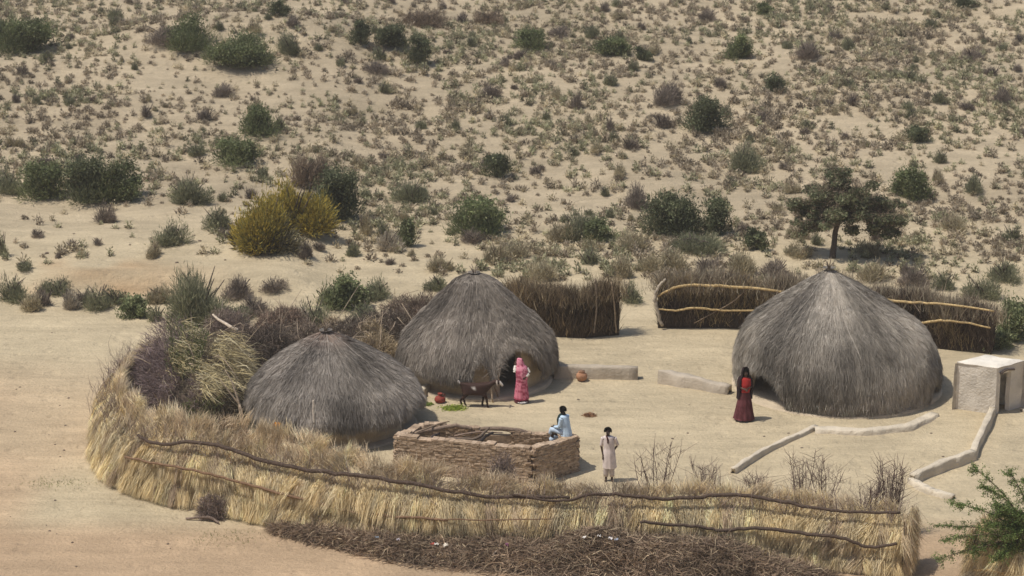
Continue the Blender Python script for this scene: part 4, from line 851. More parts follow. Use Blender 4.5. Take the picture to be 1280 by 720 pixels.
def brush_pile():
    pix = [(345, 664), (400, 674), (450, 684), (520, 694), (600, 698), (680, 704), (760, 706), (840, 712), (920, 720), (1000, 730), (1050, 738)]
    wid = [.15, .35, .5, .7, .85, .95, 1.15, 1.15, 1.1, .95, .4]; ht = [.12, .25, .33, .4, .45, .6, .85, .8, .75, .6, .2]
    pts = np.array([G(*p) for p in pix]); c, t = resample(smooth_line(pts, np.linspace(0, 10, 90)), .12); Lt = t[-1]; org = c[0].copy(); x01 = np.linspace(0, 1, len(t)); wv = np.interp(x01, np.linspace(0, 1, 11), wid); hv = np.interp(x01, np.linspace(0, 1, 11), ht) * (.75 + .5 * vn(t * .8, 3, 3))
    d = nrm(np.gradient(c, axis=0)); nn = np.stack([-d[:, 1], d[:, 0], 0 * t], 1)
    root = empty('brush_pile', org, 'long low pile of dead brown twigs heaped against the front of the grass fence', 'pile')
    g = Geo(); rows = []
    for a in np.linspace(-1, 1, 11):
        P = c + nn * (a * wv)[:, None]; P[:, 2] = hgt(P[:, 0], P[:, 1]) - .04 + hv * (1 - a * a) * .75 * (1 + .4 * (vn(t * 2, a * 2, 8) - .5)); rows.append(P - org)
    g.grid(np.array(rows), (.11, .08, .055)); n = 46000
    i = rng.random(n) * (len(t) - 1); a = np.clip(rng.normal(size=n) * .5, -1.25, 1.25); f = lambda arr: np.interp(i, np.arange(len(t)), arr)
    P = np.stack([f(c[:, k]) for k in range(3)], 1) + np.stack([f(nn[:, k]) for k in range(3)], 1) * (a * f(wv))[:, None]
    P[:, 2] = hgt(P[:, 0], P[:, 1]) + f(hv) * np.clip(1 - a * a, 0, 1) * rng.uniform(.6, 1.05, n) + .02
    dr = rng.normal(size=(n, 3)) * (1, .8, .35); cl = mixc([(.25, .18, .125), (.33, .245, .165), (.17, .125, .09), (.45, .36, .24)], (3, 2, 2, 1), n, .2) * (.7 + .6 * vn(P[:, 0] * 1.3, P[:, 1] * 2, 31))[:, None]
    g.strands(P - org, dr, rng.uniform(.15, .55, n), rng.uniform(.012, .026, n), cl, .15, .25)
    g.build('twigs', M_STRAW, root); 
    b = Geo()
    for k in range(60):
        j = rng.integers(len(t)); p = c[j] + nn[j] * rng.normal() * wv[j] * .5; p[2] = float(hgt(p[0], p[1])) + hv[j] * .7; e = p + rng.normal(size=3) * (.5, .3, .12); b.tube([p - org, (p + e) / 2 + rng.normal(size=3) * .06 - org, e - org], [.02, .008], (.22, .16, .11) if k % 4 else (.4, .33, .26), 5, 2)
    b.build('branches', M_WOOD, root)
    # scraps
    for k, (px, py, s_, cl_, lab) in enumerate([(548, 672, .12, (.75, .72, .66), 'white plastic scrap on the left part of the twig pile'), (559, 675, .14, (.7, .64, .54), 'crumpled cream paper scrap beside the white one'), (471, 690, .1, (.45, .55, .68), 'pale blue scrap at the left foot of the twig pile'),
        (542, 684, .09, (.5, .06, .05), 'small red scrap low on the twig pile'), (499, 688, .1, (.5, .46, .5), 'grey scrap in the left of the twig pile'), (728, 691, .11, (.75, .72, .68), 'white scrap in the middle of the twig pile'), (761, 692, .12, (.66, .66, .7), 'pale grey scrap right of the middle of the twig pile'),
        (745, 676, .09, (.7, .68, .66), 'small white scrap high on the twig pile'), (765, 668, .1, (.4, .45, .55), 'bluish scrap near the top of the twig pile'), (634, 695, .1, (.3, .12, .2), 'dark pink scrap near the front of the twig pile')]):
        p = G(px, py); j = np.argmin((c[:, 0] - p[0]) ** 2); Yp = min(p[1], c[j, 1]); 
        z = float(hgt(p[0], Yp)) + hv[j] * .8 + .05; Yp = Yp - .0; q_ = W(px, py, Yp); 
        Yc = c[j, 1] - .3 * wv[j]; q_ = np.array((p[0], Yc, float(hgt(p[0], Yc)) + hv[j] * .92 + .03)); g2 = Geo(); U, V = np.meshgrid(np.linspace(-1, 1, 6), np.linspace(-1, 1, 6)); P2 = np.stack([U * s_ * .5, V * s_ * .4, rng.normal(size=U.shape) * s_ * .2 + .03], -1); g2.grid(P2, cl_)
        g2.grid(P2[::-1] - (0, 0, .006), cl_); o = g2.build('plastic_scrap', M_CLOTH); o.location = q_; tag(o, lab, 'scrap', 'scraps of litter in the twig pile')
brush_pile()
# small dark branches at the fence foot
log('branch', [G(232, 650) + (0, 0, .04), G(262, 652) + (0, 0, .12), G(274, 656) + (0, 0, .04)], [.03, .045, .02], (.2, .15, .12), 'short dark branch on the sand at the foot of the left fence', cat='branch')
heap('thorn_clump', 'dark purple thorn clump pressed against the left fence foot', 268, 646, 1.0, .7, .62, [('twigs', PURP, (1, 1, 1), 1500, al, (.12, .3), np.array((0, 0, .2)), .014)], sticks=0)
heap('thorn_clump', 'dark thorn tuft caught in the fence in front of the brick pen', 628, 640, .9, .7, 1.75, [('twigs', PURP, (1, 1, 2), 1500, lambda x, y, z: z > .6, (.15, .35), np.array((0, 0, .3)), .013)], sticks=0)

# bare bushes rising from the right part of the fence
def bare_bush(px, py, wpx, hpx, label, n=9, dY=1.2):
    p = G(px, py + 0); k = mpp(p); e = empty('bare_bush', p, label, 'bush', 'bare twig bushes along the grass fence'); g = Geo(); c_ = (.17, .12, .10)
    for i in range(n):
        x = rng.uniform(-.5, .5) * wpx * k; top = np.array((x, rng.normal() * .2, hpx * k * rng.uniform(.7, 1.05))); b0 = np.array((x * .15, 0, 0)); mid = (b0 + top) / 2 + np.array((rng.normal() * .06, 0, 0)); g.tube([b0, mid, top], [.02, .012, .004], c_, 5, 3)
        for j in range(9):
            f = rng.uniform(.35, .95); a = b0 + (top - b0) * f; d = np.array((rng.normal() * .18, rng.normal() * .15, rng.uniform(.1, .28))); g.tube([a, a + d * .6 + rng.normal(size=3) * .015, a + d * 1.3], [.007, .003], c_, 4)
    m = 260; P = np.stack([rng.normal(size=m) * wpx * k * .25, rng.normal(size=m) * .15, rng.uniform(.2, .85, m) * hpx * k], 1); g.strands(P, np.stack([rng.normal(size=m) * .5, rng.normal(size=m) * .4, np.ones(m)], 1), rng.uniform(.12, .3, m), .009, mixc(PURP, (1, 1, 1), m), 0, .2)
    g.build('twigs', M_WOOD, e)
bare_bush(822, 640, 62, 100, 'bare spreading bush rising from the fence behind the boy')
bare_bush(1112, 668, 40, 105, 'dense bare bush at the right end of the fence', 22)
bare_bush(1085, 664, 36, 70, 'lower bare bush beside the dense one at the fence end', 12)
bare_bush(1032, 640, 60, 70, 'thin bare bush on the fence right of the diagonal kerb', 8)
bare_bush(1000, 636, 36, 76, 'slender bare bush just right of the diagonal kerb end', 7)
bare_bush(880, 630, 34, 56, 'little bare bush left of the diagonal kerb end', 7)
bare_bush(943, 640, 40, 50, 'thorny dark bush on the fence at the foot of the diagonal kerb', 12)

# ------------------------------------------------------------------ mud brick pen
def pen():
    FL, FC, FR = W(497, 543, 64.0), W(665, 557, 62.75), W(719, 545, 63.9); BL_, BR = W(522, 538, 65.4), W(700, 543, 65.3)
    org = np.array((FC[0], FC[1], 0.)); root = empty('brick_pen', org, 'roofless pen of stacked mud bricks with logs lying on its walls', 'pen')
    bc = [(.43, .32, .225), (.385, .285, .195), (.46, .35, .25), (.35, .255, .175)]
    def wall(p, q, zt, nm='brick_wall', th=.26, gap=None):
        g = Geo(); p = p.copy(); q = q.copy(); p[2] = q[2] = 0; L = np.linalg.norm(q - p); u = (q - p) / L; ang = math.atan2(u[1], u[0]); n_ = np.array((-u[1], u[0], 0)); z = -.1; row = 0
        g.box((p + q) / 2 + (0, 0, min(zt) * .5 - .06) - org, (L * .99, th * .6, min(zt) * 1.0 - .02), ang, (.30, .22, .15))
        while z < max(zt) + .12:
            h = rng.uniform(.044, .054); x = -rng.random() * .2
            while x < L:
                l = rng.uniform(.13, .22); xc = x + l / 2; top = np.interp(xc / L, np.linspace(0, 1, len(zt)), zt) + .02 * math.sin(xc * 5)
                if z + h * .5 < top and 0 < xc < L and not (gap and gap[0] < xc / L < gap[1] and z > gap[2]):
                    g.box(p + u * xc + n_ * rng.normal() * .008 + (0, 0, z + h / 2) - org, (l * .965, th * rng.uniform(.97, 1.02), h * .93), ang + rng.normal() * .012, np.array(bc[rng.integers(4)]) * rng.uniform(.88, 1.1), .005)
                x += l
            z += h; row += 1
        g.build(nm, M_BRICK, root)
    wall(FL, FC, [1.06, 1.08, 1.1, 1.1, 1.12, 1.14]); wall(FC, FR, [1.12, 1.1, 1.06]); wall(FR, BR, [1.02, .72]); wall(BL_, BR, [.86, .98, .8, .84, .74, .66, .66], gap=(.44, .66, .35)); wall(FL, BL_, [1.03, .86])
    gr = 'logs and sticks lying on the brick pen'
    L1 = (.21, .155, .115)
    log('log', [W(598, 536, 65.4), W(640, 537, 65.3), W(668, 545, 65.3), W(690, 548, 65.2)], [.06, .075, .08, .05], L1, 'thick weathered log along the rear wall of the brick pen', gr)
    log('log', [W(512, 544, 64.8), W(545, 536, 65.0), W(570, 533, 65.1), W(590, 536, 65.2)], [.06, .075, .06], (.26, .19, .14), 'long grey-brown log on the rear left of the brick pen', gr)
    log('log', [W(560, 548, 64.3), W(590, 549, 64.2), W(603, 543, 64.3), W(612, 534, 64.4)], [.05, .05, .03], (.16, .12, .09), 'forked dark log propped across the brick pen', gr)
    log('log', [W(536, 552, 63.6), W(542, 545, 64.2), W(549, 542, 65.0)], [.045, .05, .03], (.06, .045, .04), 'short black burnt log on the left of the brick pen', gr)
    log('log', [W(600, 551, 63.5), W(606, 546, 64.3), W(616, 541, 65.1)], [.05, .045, .04], (.05, .04, .035), 'short black log in the middle of the brick pen', gr)
    log('stick', [W(520, 541, 64.2), W(548, 530, 65.2), W(562, 527, 65.4)], [.02, .03, .015], (.3, .22, .15), 'thin upturned stick at the left corner of the brick pen', gr, 'stick')
    log('stick', [W(568, 545, 64.9), W(598, 540, 65.1), W(628, 541, 65.2)], [.03, .03, .02], (.28, .2, .15), 'thin straight stick lying along the brick pen', gr, 'stick')
pen()

# ------------------------------------------------------------------ green acacia branches lower right
def near_acacia():
    b0 = G(1322, 742); b0[0] += .3; root = empty('thorn_acacia', b0, 'feathery green thorn acacia reaching in at the lower right corner', 'tree')
    t = Geo(); l = Geo(); bk = (.16, .12, .08); Y = 54.9; hub = W(1300, 690, Y)
    t.tube([b0 - (0, 0, .1), (b0 + hub) / 2 + (.1, 0, 0), hub], [.12, .1, .08], bk, 9, 4, .1)
    tips = [(1166, 657, 55.1), (1172, 700, 54.8), (1188, 628, 55.2), (1216, 583, 55.6), (1262, 588, 55.3), (1228, 606, 54.8), (1232, 655, 54.6), (1245, 700, 54.5), (1215, 690, 54.8), (1280, 600, 54.6), (1180, 676, 54.9), (1250, 640, 54.9), (1262, 672, 54.4), (1300, 640, 54.4), (1330, 620, 54.6), (1350, 660, 54.5), (1272, 640, 55.4), (1240, 672, 55.4), (1265, 655, 55.0), (1245, 630, 54.6)]
    for k, (x, y, Y_) in enumerate(tips):
        e = W(x, y, Y_); m = (hub + e) / 2 + np.array((0, 0, .25 + .1 * rng.random())); s_ = smooth_line(np.array([hub, m, e]), np.linspace(0, 2, 13)); t.tube(s_, [.035, .02, .006], bk, 5)
        dense = x > 1225 and y > 615
        for j in range(85 if dense else 40):
            f = rng.uniform(3, 12) if dense else rng.uniform(5, 12); a = s_[int(f)] + (s_[min(12, int(f) + 1)] - s_[int(f)]) * (f % 1); d = nrm(rng.normal(size=3) * (.8, .8, .45) + np.array((-.5, 0, -.05))) * rng.uniform(.12, .42 if dense else .3)
            t.strands([a], [d], np.linalg.norm(d), .008, bk, 0, .05); n = 26; f2 = rng.random(n)[:, None]; P = a + d * f2 + rng.normal(size=(n, 3)) * .028; l.leaves(P, .038, mixc([(.16, .23, .07), (.12, .18, .055), (.24, .29, .10)], (2, 2, 1), n, .2))
    l.build('crown', M_LEAF, root, b0); t.build('trunk', M_WOOD, root, b0)
near_acacia()

# ------------------------------------------------------------------ small yard objects
def lathe(g, prof, col, seg=24, c=(0, 0, 0)):
    th = np.linspace(0, 2 * PI, seg, endpoint=False); P = np.array([np.stack([np.cos(th) * r, np.sin(th) * r, np.full(seg, z)], -1) for r, z in prof]) + np.array(c); return g.grid(P, col, True)
p = G(727, 476); o = empty('clay_pot', p, 'round orange clay water pot standing by the low mud wall', 'pot')
lathe(Geo(), [(0, 0), (.10, 0), (.17, .08), (.19, .17), (.16, .25), (.10, .29), (.09, .31), (.115, .335), (.10, .34), (.08, .30), (.13, .24), (0, .2)], (.40, .21, .12)).build('pot_body', M_CLAY, o)
lathe(Geo(), [(0, .30), (.09, .31), (.1, .345), (.03, .37), (0, .37)], (.22, .13, .08)).build('lid', M_CLAY, o)
p = G(550, 503); o = empty('jug', p, 'dark red jug with a short neck on the sand left of the goat', 'jug')
lathe(Geo(), [(0, 0), (.10, 0), (.17, .05), (.18, .12), (.14, .19), (.07, .22), (.055, .27), (.08, .31), (.07, .31), (.045, .27), (0, .24)], (.25, .05, .035)).build('jug_body', M_CLAY, o)
q = Geo().tube([(.06, 0, .28), (.15, 0, .27), (.16, 0, .18)], .014, (.2, .04, .03), 6, 4); q.build('handle', M_CLAY, o)
def leafpile(px, py, w_, label, cl_, nm='fodder_pile'):
    p = G(px, py); g = Geo(); n = 420; P = np.stack([rng.normal(size=n) * w_ * .3, rng.normal(size=n) * w_ * .2, np.abs(rng.normal(size=n)) * .03 + .01], 1); g.leaves(P, .06, cvar(cl_, n, .2)); g.strands(P, rng.normal(size=(n, 3)) * (1, 1, .2), .12, .012, cvar(cl_, n, .2))
    o = g.build(nm, M_LEAF); o.location = p; tag(o, label, 'fodder', 'green fodder leaves strewn near the goat' if nm == 'fodder_pile' else None)
leafpile(567, 511, .6, 'bright green strewn leaves in front of the goat', (.33, .40, .07)); leafpile(533, 506, .28, 'small green leaf heap left of the red jug', (.26, .33, .07))
leafpile(737, 520, .26, 'small rusty brown litter patch on the sand behind the seated person', (.38, .22, .12), 'litter_patch')
log('leaning_stick', [G(616, 503), W(612, 470, 70.35), W(607, 447, 70.6)], [.028, .03, .022], (.46, .36, .25), 'pale stick leaning on the roof edge of the middle hut by the goat', cat='stick')
log('leaning_stick', [G(624, 500), W(613, 468, 70.4), W(604, 438, 70.75)], [.024, .026, .02], (.2, .15, .11), 'dark stick leaning on the roof edge of the middle hut beside the pale one', cat='stick')
def cloth_on_fence():
    p = W(347, 538, 62.6); U, V = np.meshgrid(np.linspace(-1, 1, 14), np.linspace(0, 1, 14)); wv = .09 + .13 * V; P = np.stack([U * wv, .05 * np.sin(U * 7) + .03 * rng.normal(size=U.shape) * .3 - .10 * V, .24 - .46 * V], -1)
    g = Geo().grid(P, (.80, .36, .03)); g.grid(P[::-1] + (0, .008, 0), (.80, .36, .03)); o = g.build('orange_cloth', M_CLOTH); o.location = p; tag(o, 'bright orange cloth hung on the grass fence before the smallest hut', 'cloth')
cloth_on_fence()
log('wooden_peg', [W(393, 530, 62.6), W(392, 515, 62.7), W(392, 500, 62.8)], [.03, .03, .025], (.5, .43, .34), 'pale wooden peg sticking up from the fence before the smallest hut', cat='post')
log('wooden_peg', [W(181, 520, 66.5), W(186, 535, 65.6), W(196, 547, 64.8), W(205, 556, 64.2)], [.03, .035, .03], (.46, .36, .22), 'pale crooked stick lying on the left end of the grass fence', cat='stick')
# stones and clods: countable ones near the track
def stone_mesh():
    import bmesh
    bm = bmesh.new(); bmesh.ops.create_icosphere(bm, subdivisions=2, radius=.5)
    for v in bm.verts: v.co *= 1 + rng.normal() * .08; v.co.z *= .6
    me = bpy.data.meshes.new('stone'); bm.to_mesh(me); bm.free(); a = me.color_attributes.new('Col', 'FLOAT_COLOR', 'POINT'); a.data.foreach_set('color', np.tile((.17, .13, .10, 1.), len(me.vertices))); me.materials.append(M_BRICK); return me
STN = []
SM = [stone_mesh() for _ in range(3)]
for k in range(46):
    px, py = (rng.uniform(20, 420), rng.uniform(290, 335)) if k < 22 else (rng.uniform(20, 500), rng.uniform(410, 712))
    if k >= 22 and (px > 110 and py > 400 and py < 680): px = rng.uniform(10, 105)
    p = G(px, py); s_ = rng.uniform(.07, .2) if k < 22 else rng.uniform(.04, .1); o = bpy.data.objects.new('stone', SM[k % 3]); COL.objects.link(o); o.location = p; o.scale = (s_, s_ * .8, s_); o.rotation_euler = (0, 0, rng.random() * 6)
    tag(o, None, 'stone', 'stones on the open sand' if k < 22 else 'clods on the sandy track'); STN.append((o, 'small dark stone' if k < 22 else 'tiny clod', px, py))
MARKS += [((60, 500), 'the open middle of the track'), ((100, 650), 'the left corner of the long grass fence'), ((350, 690), 'the left end of the twig pile'), ((40, 430), 'the pale track at the left edge'), ((60, 690), 'the lower left corner')]
PLACED[:] = STN; relabel()
YD = []
for k in range(26):
    px, py = rng.uniform(540, 1180), rng.uniform(425, 575)
    if (900 < px < 1180 and py < 530) or (560 < px < 700 and py < 510): continue
    p = G(px, py); s_ = rng.uniform(.05, .11); o = bpy.data.objects.new('clod', SM[k % 3]); COL.objects.link(o); o.location = p; o.scale = (s_, s_ * .8, s_ * .7); o.rotation_euler = (0, 0, rng.random() * 6); tag(o, None, 'clod', 'clods in the yard'); YD.append((o, 'tiny yard clod', px, py))
MARKS[:] = [((727, 470), 'the clay pot'), ((708, 525), 'the seated person'), ((760, 570), 'the person in the long shirt'), ((930, 490), 'the person in maroon'), ((797, 462), 'the end of the straight mud wall'), ((1000, 545), 'the diagonal kerb'), ((1216, 573), 'the kerb bend'), ((1100, 540), 'the mud step'), ((840, 520), 'the empty middle of the yard'), ((800, 410), 'the gap between the brush fences'), ((567, 511), 'the green fodder')]
PLACED[:] = YD; relabel()
# low weeds on the track
for px, py, w_, lab in ((65, 604, .5, 'faint green weed patch on the sand near the left edge'), (285, 672, .7, 'sparse green weeds at the foot of the left fence')):
    p = G(px, py); g = Geo(); n = 260; P = np.stack([rng.normal(size=n) * w_, rng.normal(size=n) * w_ * .5, np.zeros(n)], 1); P[:, 2] = hgt(P[:, 0] + p[0], P[:, 1] + p[1]) - p[2]; g.strands(P, rng.normal(size=(n, 3)) * .6 + (0, 0, .6), .08, .012, cvar((.2, .22, .09), n)); o = g.build('weed_patch', M_LEAF); o.location = p; tag(o, lab, 'weeds')

# ------------------------------------------------------------------ people and the goat
def skin_mesh(name, verts, edges, m, parent, color, sub=2, post=None):
    me = bpy.data.meshes.new(name); me.from_pydata([v[0] for v in verts], edges, []); o = bpy.data.objects.new(name, me); COL.objects.link(o)
    sk = o.modifiers.new('s', 'SKIN'); sk.use_smooth_shade = True; sk.branch_smoothing = .3
    for i, v in enumerate(verts):
        d = me.skin_vertices[0].data[i]; r = v[1]; d.radius = (r, r) if np.isscalar(r) else r; d.use_root = (i == 0)
    ss = o.modifiers.new('d', 'SUBSURF'); ss.levels = ss.render_levels = sub
    dg = bpy.context.evaluated_depsgraph_get(); nm = bpy.data.meshes.new_from_object(o.evaluated_get(dg)); bpy.data.objects.remove(o)
    nm.name = name
    if post: post(nm)
    a = nm.color_attributes.get('Col') or nm.color_attributes.new('Col', 'FLOAT_COLOR', 'POINT')
    co = np.zeros(len(nm.vertices) * 3); nm.vertices.foreach_get('co', co); co = co.reshape(-1, 3)
    c = color(co) if callable(color) else np.tile(color, (len(co), 1)); a.data.foreach_set('color', np.c_[c, np.ones(len(co))].ravel())
    nm.materials.clear(); nm.materials.append(m); ob = bpy.data.objects.new(name, nm); COL.objects.link(ob)
    if parent: ob.parent = parent
    return ob
def human(root, J, skin=(.075, .04, .025)):
    """J: joint positions; one continuous skinned body with head, hands and five fingers each"""
    V, E = [], []
    def v(p, r, link=None): V.append((tuple(float(a) for a in p), r)); i = len(V) - 1; (E.append((link, i)) if link is not None else None); return i
    J = {k: np.array(q, float) for k, q in J.items()}
    pel = v(J['pelvis'], (.13, .10)); sp = v(J['pelvis'] * .5 + J['chest'] * .5, (.115, .09), pel); ch = v(J['chest'], (.14, .10), sp); nb = v(J['chest'] * .25 + J['neck'] * .75, .065, ch); nk = v(J['neck'], .05, nb)
    up = J['head'] - J['neck']; up = up / np.linalg.norm(up); f = J.get('face', np.array((0, -1, 0))); f = f / np.linalg.norm(f)
    jaw = v(J['neck'] + up * .07 + f * .02, .062, nk); hd = v(J['neck'] + up * .14 + f * .01, (.08, .09), jaw); v(J['neck'] + up * .21, .072, hd); nose = v(J['neck'] + up * .125 + f * .105, .014, hd)
    for sd_ in 'LR':
        sh = v(J['sh' + sd_], .055, ch); el = v(J['el' + sd_], .038, sh); wr_ = v(J['wr' + sd_], .026, el); fd = nrm(J['wr' + sd_] - J['el' + sd_]); pm = v(J['wr' + sd_] + fd * .07, (.034, .02), wr_)
        side = nrm(np.cross(fd, np.array((0, 1, .1)))); 
        for k in range(4):
            o_ = side * (k - 1.5) * .021; a = v(J['wr' + sd_] + fd * .12 + o_, .010, pm); b = v(J['wr' + sd_] + fd * (.155 - .006 * abs(k - 1.3)) + o_ + f * .012, .009, a)
        th = v(J['wr' + sd_] + fd * .06 + side * .045, .011, wr_); v(J['wr' + sd_] + fd * .095 + side * .06, .009, th)
        hp = v(J['hp' + sd_], .085, pel); kn = v(J['kn' + sd_], .06, hp); ak = v(J['an' + sd_], .038, kn); he = v(J['an' + sd_] + (0, 0, -.05), .036, ak); tf = J['toe' + sd_] - J['an' + sd_]; v(J['an' + sd_] + (0, 0, -.055) + nrm(tf * (1, 1, 0)) * .13, (.04, .022), he)
    body = skin_mesh('body', V, E, M_SKIN, root, skin)
    # eyes
    hc = J['neck'] + up * .14; sx = nrm(np.cross(f, up)); g = Geo()
    for s_ in (-1, 1): lathe(g, [(0, -.011), (.011, 0), (0, .011)], (.55, .5, .45), 8, hc + sx * s_ * .032 + f * .082)
    g.build('eyes', M_SKIN, body)
    g = Geo()
    for s_ in (-1, 1): lathe(g, [(0, -.03), (.016, -.01), (.018, .015), (0, .032)], skin, 8, hc + sx * s_ * .083)
    g.build('ears', M_SKIN, body)
    return body, hc, up, f
def hair(body, hc, up, f, r=.103, cl_=(.012, .01, .009), down=.0):
    g = Geo(); n = 1600; d = nrm(rng.normal(size=(n * 2, 3))); d = d[(d @ f < .45 + .5 * (d @ up)) & (d @ up > -.45 - down)][:n]
    th = np.linspace(0, 2 * PI, 20, endpoint=False); sx = nrm(np.cross(f, up)); P = []
    for a in np.linspace(.05, 1.9, 9): P.append(hc + up * .02 - f * .012 + r * (np.cos(a) * up + np.sin(a) * (np.cos(th)[:, None] * sx + np.sin(th)[:, None] * f * np.where(np.sin(th) > 0, max(.05, 1 - a * .42), 1.)[:, None])))
    g.grid(np.array(P), cl_, True); g.strands(hc + up * .02 + d * r * .93, d + rng.normal(size=d.shape) * .6, .03, .008, cl_); g.build('hair', M_CLOTH, body)
def loft(g, rings, col, seg=40, fold=0., nf=9, ph=0., fgrow=True):
    """rings: (centre, rx, ry); fold: ripple depth growing downwards"""
    R = np.array([(*c, a, b) for c, a, b in rings], float); m = len(R); t = np.linspace(0, m - 1, (m - 1) * 5 + 1); Q = smooth_line(R[:, :3], t); rx, ry = np.interp(t, np.arange(m), R[:, 3]), np.interp(t, np.arange(m), R[:, 4])
    th = np.linspace(0, 2 * PI, seg, endpoint=False); k = (t / (m - 1))[:, None] if fgrow else 1.
    w_ = 1 + fold * k * (np.sin(th * nf + ph) + .5 * np.sin(th * (nf * 2 - 3) + 1))[None]
    P = np.stack([Q[:, None, 0] + rx[:, None] * w_ * np.cos(th), Q[:, None, 1] + ry[:, None] * w_ * np.sin(th), np.broadcast_to(Q[:, None, 2], (len(t), seg))], -1)
    return g.grid(P, col if callable(col) is False else col(P), True)
def spots(c1, c2, sc_=14, thr=.62):
    return lambda P: np.where((vn(P[..., 0] * sc_ + 40 + P[..., 1] * sc_, P[..., 2] * sc_, 6) > thr)[..., None], np.array(c2), np.array(c1))
def sleeve(body, a, b, r, col, name='sleeve', m=M_CLOTH, r2=None):
    Geo().tube([a, a * .5 + b * .5, b], [r, (r + (r2 or r)) / 2, r2 or r], col, 12, 3).build(name, m, body)
PG = 'villagers in the yard'
def woman_pink():
    p = G(652, 503); r = empty('person', p, 'person in a pink patterned dress and veil with white bangles at the doorway, back turned', 'person', PG, .25); r.scale = (.92, .92, .92)
    J = dict(pelvis=(0, 0, .86), chest=(-.01, .05, 1.17), neck=(-.02, .08, 1.33), head=(-.04, .12, 1.55), shL=(-.17, .06, 1.29), shR=(.17, .05, 1.29), elL=(-.27, -.02, 1.12), wrL=(-.2, .1, 1.33), elR=(.27, -.06, 1.08), wrR=(.12, -.14, .98), face=(-.2, 1, -.1),
             hpL=(-.09, 0, .82), hpR=(.09, 0, .82), knL=(-.09, -.02, .45), knR=(.1, -.02, .45), anL=(-.09, .0, .09), anR=(.1, .02, .09), toeL=(-.1, .1, .03), toeR=(.12, .12, .03))
    b, hc, up, f = human(r, J); hair(b, hc, up, f)
    pk, rd = (.62, .2, .27), (.33, .05, .09)
    g = Geo(); loft(g, [((-.01, .05, 1.33), .07, .06), ((-.01, .05, 1.27), .19, .12), ((0, .03, 1.1), .19, .13), ((0, 0, .92), .175, .15), ((0, 0, .7), .2, .18), ((0, 0, .4), .235, .21), ((.0, 0, .15), .26, .235)], spots(pk, rd, 20, .55), 48, .055, 9); g.build('dress', M_CLOTH, b)
    g = Geo(); loft(g, [((0, 0, .2), .235, .21), ((0, 0, .1), .25, .22), ((0, 0, .04), .26, .23)], (.10, .025, .035), 40, .04, 9); g.build('hem', M_CLOTH, b)
    g = Geo(); loft(g, [((0, -.02, .1), .2, .2), ((0, -.04, .05), .215, .215)], (.7, .66, .62), 30, .03); g.build('petticoat', M_CLOTH, b)
    g = Geo(); loft(g, [((-.05, .10, 1.60), .02, .02), ((-.05, .09, 1.57), .09, .09), ((-.04, .07, 1.47), .118, .115), ((-.02, .05, 1.36), .14, .12), ((0, .0, 1.24), .215, .145), ((.0, -.03, 1.05), .215, .15), ((.01, -.02, .82), .19, .165)], spots((.68, .26, .33), (.42, .08, .14), 22, .6), 44, .05, 7, 1.); g.build('veil', M_CLOTH, b)
    wh = (.72, .68, .6)
    for s_ in 'LR':
        A = {k: np.array(v_) for k, v_ in J.items()}
        for (u, w_) in ((('sh', 'el'), 7), (('el', 'wr'), 6)):
            a, e = A[u[0] + s_], A[u[1] + s_]; g = Geo(); g.tube([a + (e - a) * .3, a + (e - a) * .65, a + (e - a) * .98], [.058, .052, .046], wh, 12, 4); g.build('bangles', M_CLAY, b)
def woman_red():
    p = G(930, 525); r = empty('person', p, 'person in dark maroon skirt, black veil and red bodice by the largest hut', 'person', PG, .1)
    J = dict(pelvis=(0, 0, .92), chest=(0, 0, 1.22), neck=(0, -.01, 1.42), head=(0, -.02, 1.65), shL=(-.17, 0, 1.37), shR=(.17, 0, 1.37), elL=(-.22, -.03, 1.12), wrL=(-.08, -.17, 1.08), elR=(.22, -.02, 1.12), wrR=(.10, -.18, 1.12), face=(.25, -1, -.1),
             hpL=(-.09, 0, .88), hpR=(.09, 0, .88), knL=(-.1, -.02, .48), knR=(.1, -.02, .48), anL=(-.1, 0, .09), anR=(.1, 0, .09), toeL=(-.1, -.12, .03), toeR=(.1, -.12, .03))
    b, hc, up, f = human(r, J); hair(b, hc, up, f)
    g = Geo(); loft(g, [((0, 0, .99), .14, .12), ((0, 0, .9), .17, .15), ((0, 0, .6), .23, .2), ((0, 0, .3), .28, .25), ((0, 0, .06), .33, .29)], spots((.085, .022, .025), (.13, .04, .045), 12, .55), 48, .06, 11); g.build('skirt', M_CLOTH, b)
    g = Geo(); loft(g, [((0, -.03, 1.42), .06, .06), ((.02, -.04, 1.36), .16, .11), ((.02, -.05, 1.2), .16, .14), ((.01, -.04, 1.0), .14, .13), ((0, -.02, .94), .15, .14)], (.33, .025, .022), 40, .03, 7); g.build('bodice', M_CLOTH, b)
    # veil open at the front: an arc of cloth from the crown down the back
    g = Geo(); th = np.linspace(-2.3, 2.3, 40) + PI / 2; rows = []
    for z, r_, yo in ((1.735, .01, 0), (1.72, .07, 0), (1.66, .112, .005), (1.55, .125, .015), (1.45, .135, .02), (1.38, .21, .02), (1.25, .24, .02), (1.05, .25, .03), (.85, .24, .04), (.72, .25, .05)):
        w_ = 1 + .03 * np.sin(th * 8 + z * 3); rows.append(np.stack([np.cos(th) * r_ * w_, np.sin(th) * r_ * .85 * w_ + yo - .01, np.full(40, z) + .02 * np.sin(th * 5)], -1))
    P = np.array(rows); g.grid(P, (.022, .012, .014)); g.grid(P[::-1] * (.97, .97, 1), (.02, .011, .013)); g.build('veil', M_CLOTH, b)
    A = {k: np.array(v_) for k, v_ in J.items()}
    for s_ in 'LR': sleeve(b, A['sh' + s_], A['el' + s_] + (A['wr' + s_] - A['el' + s_]) * .3, .062, (.03, .014, .016), r2=.05)
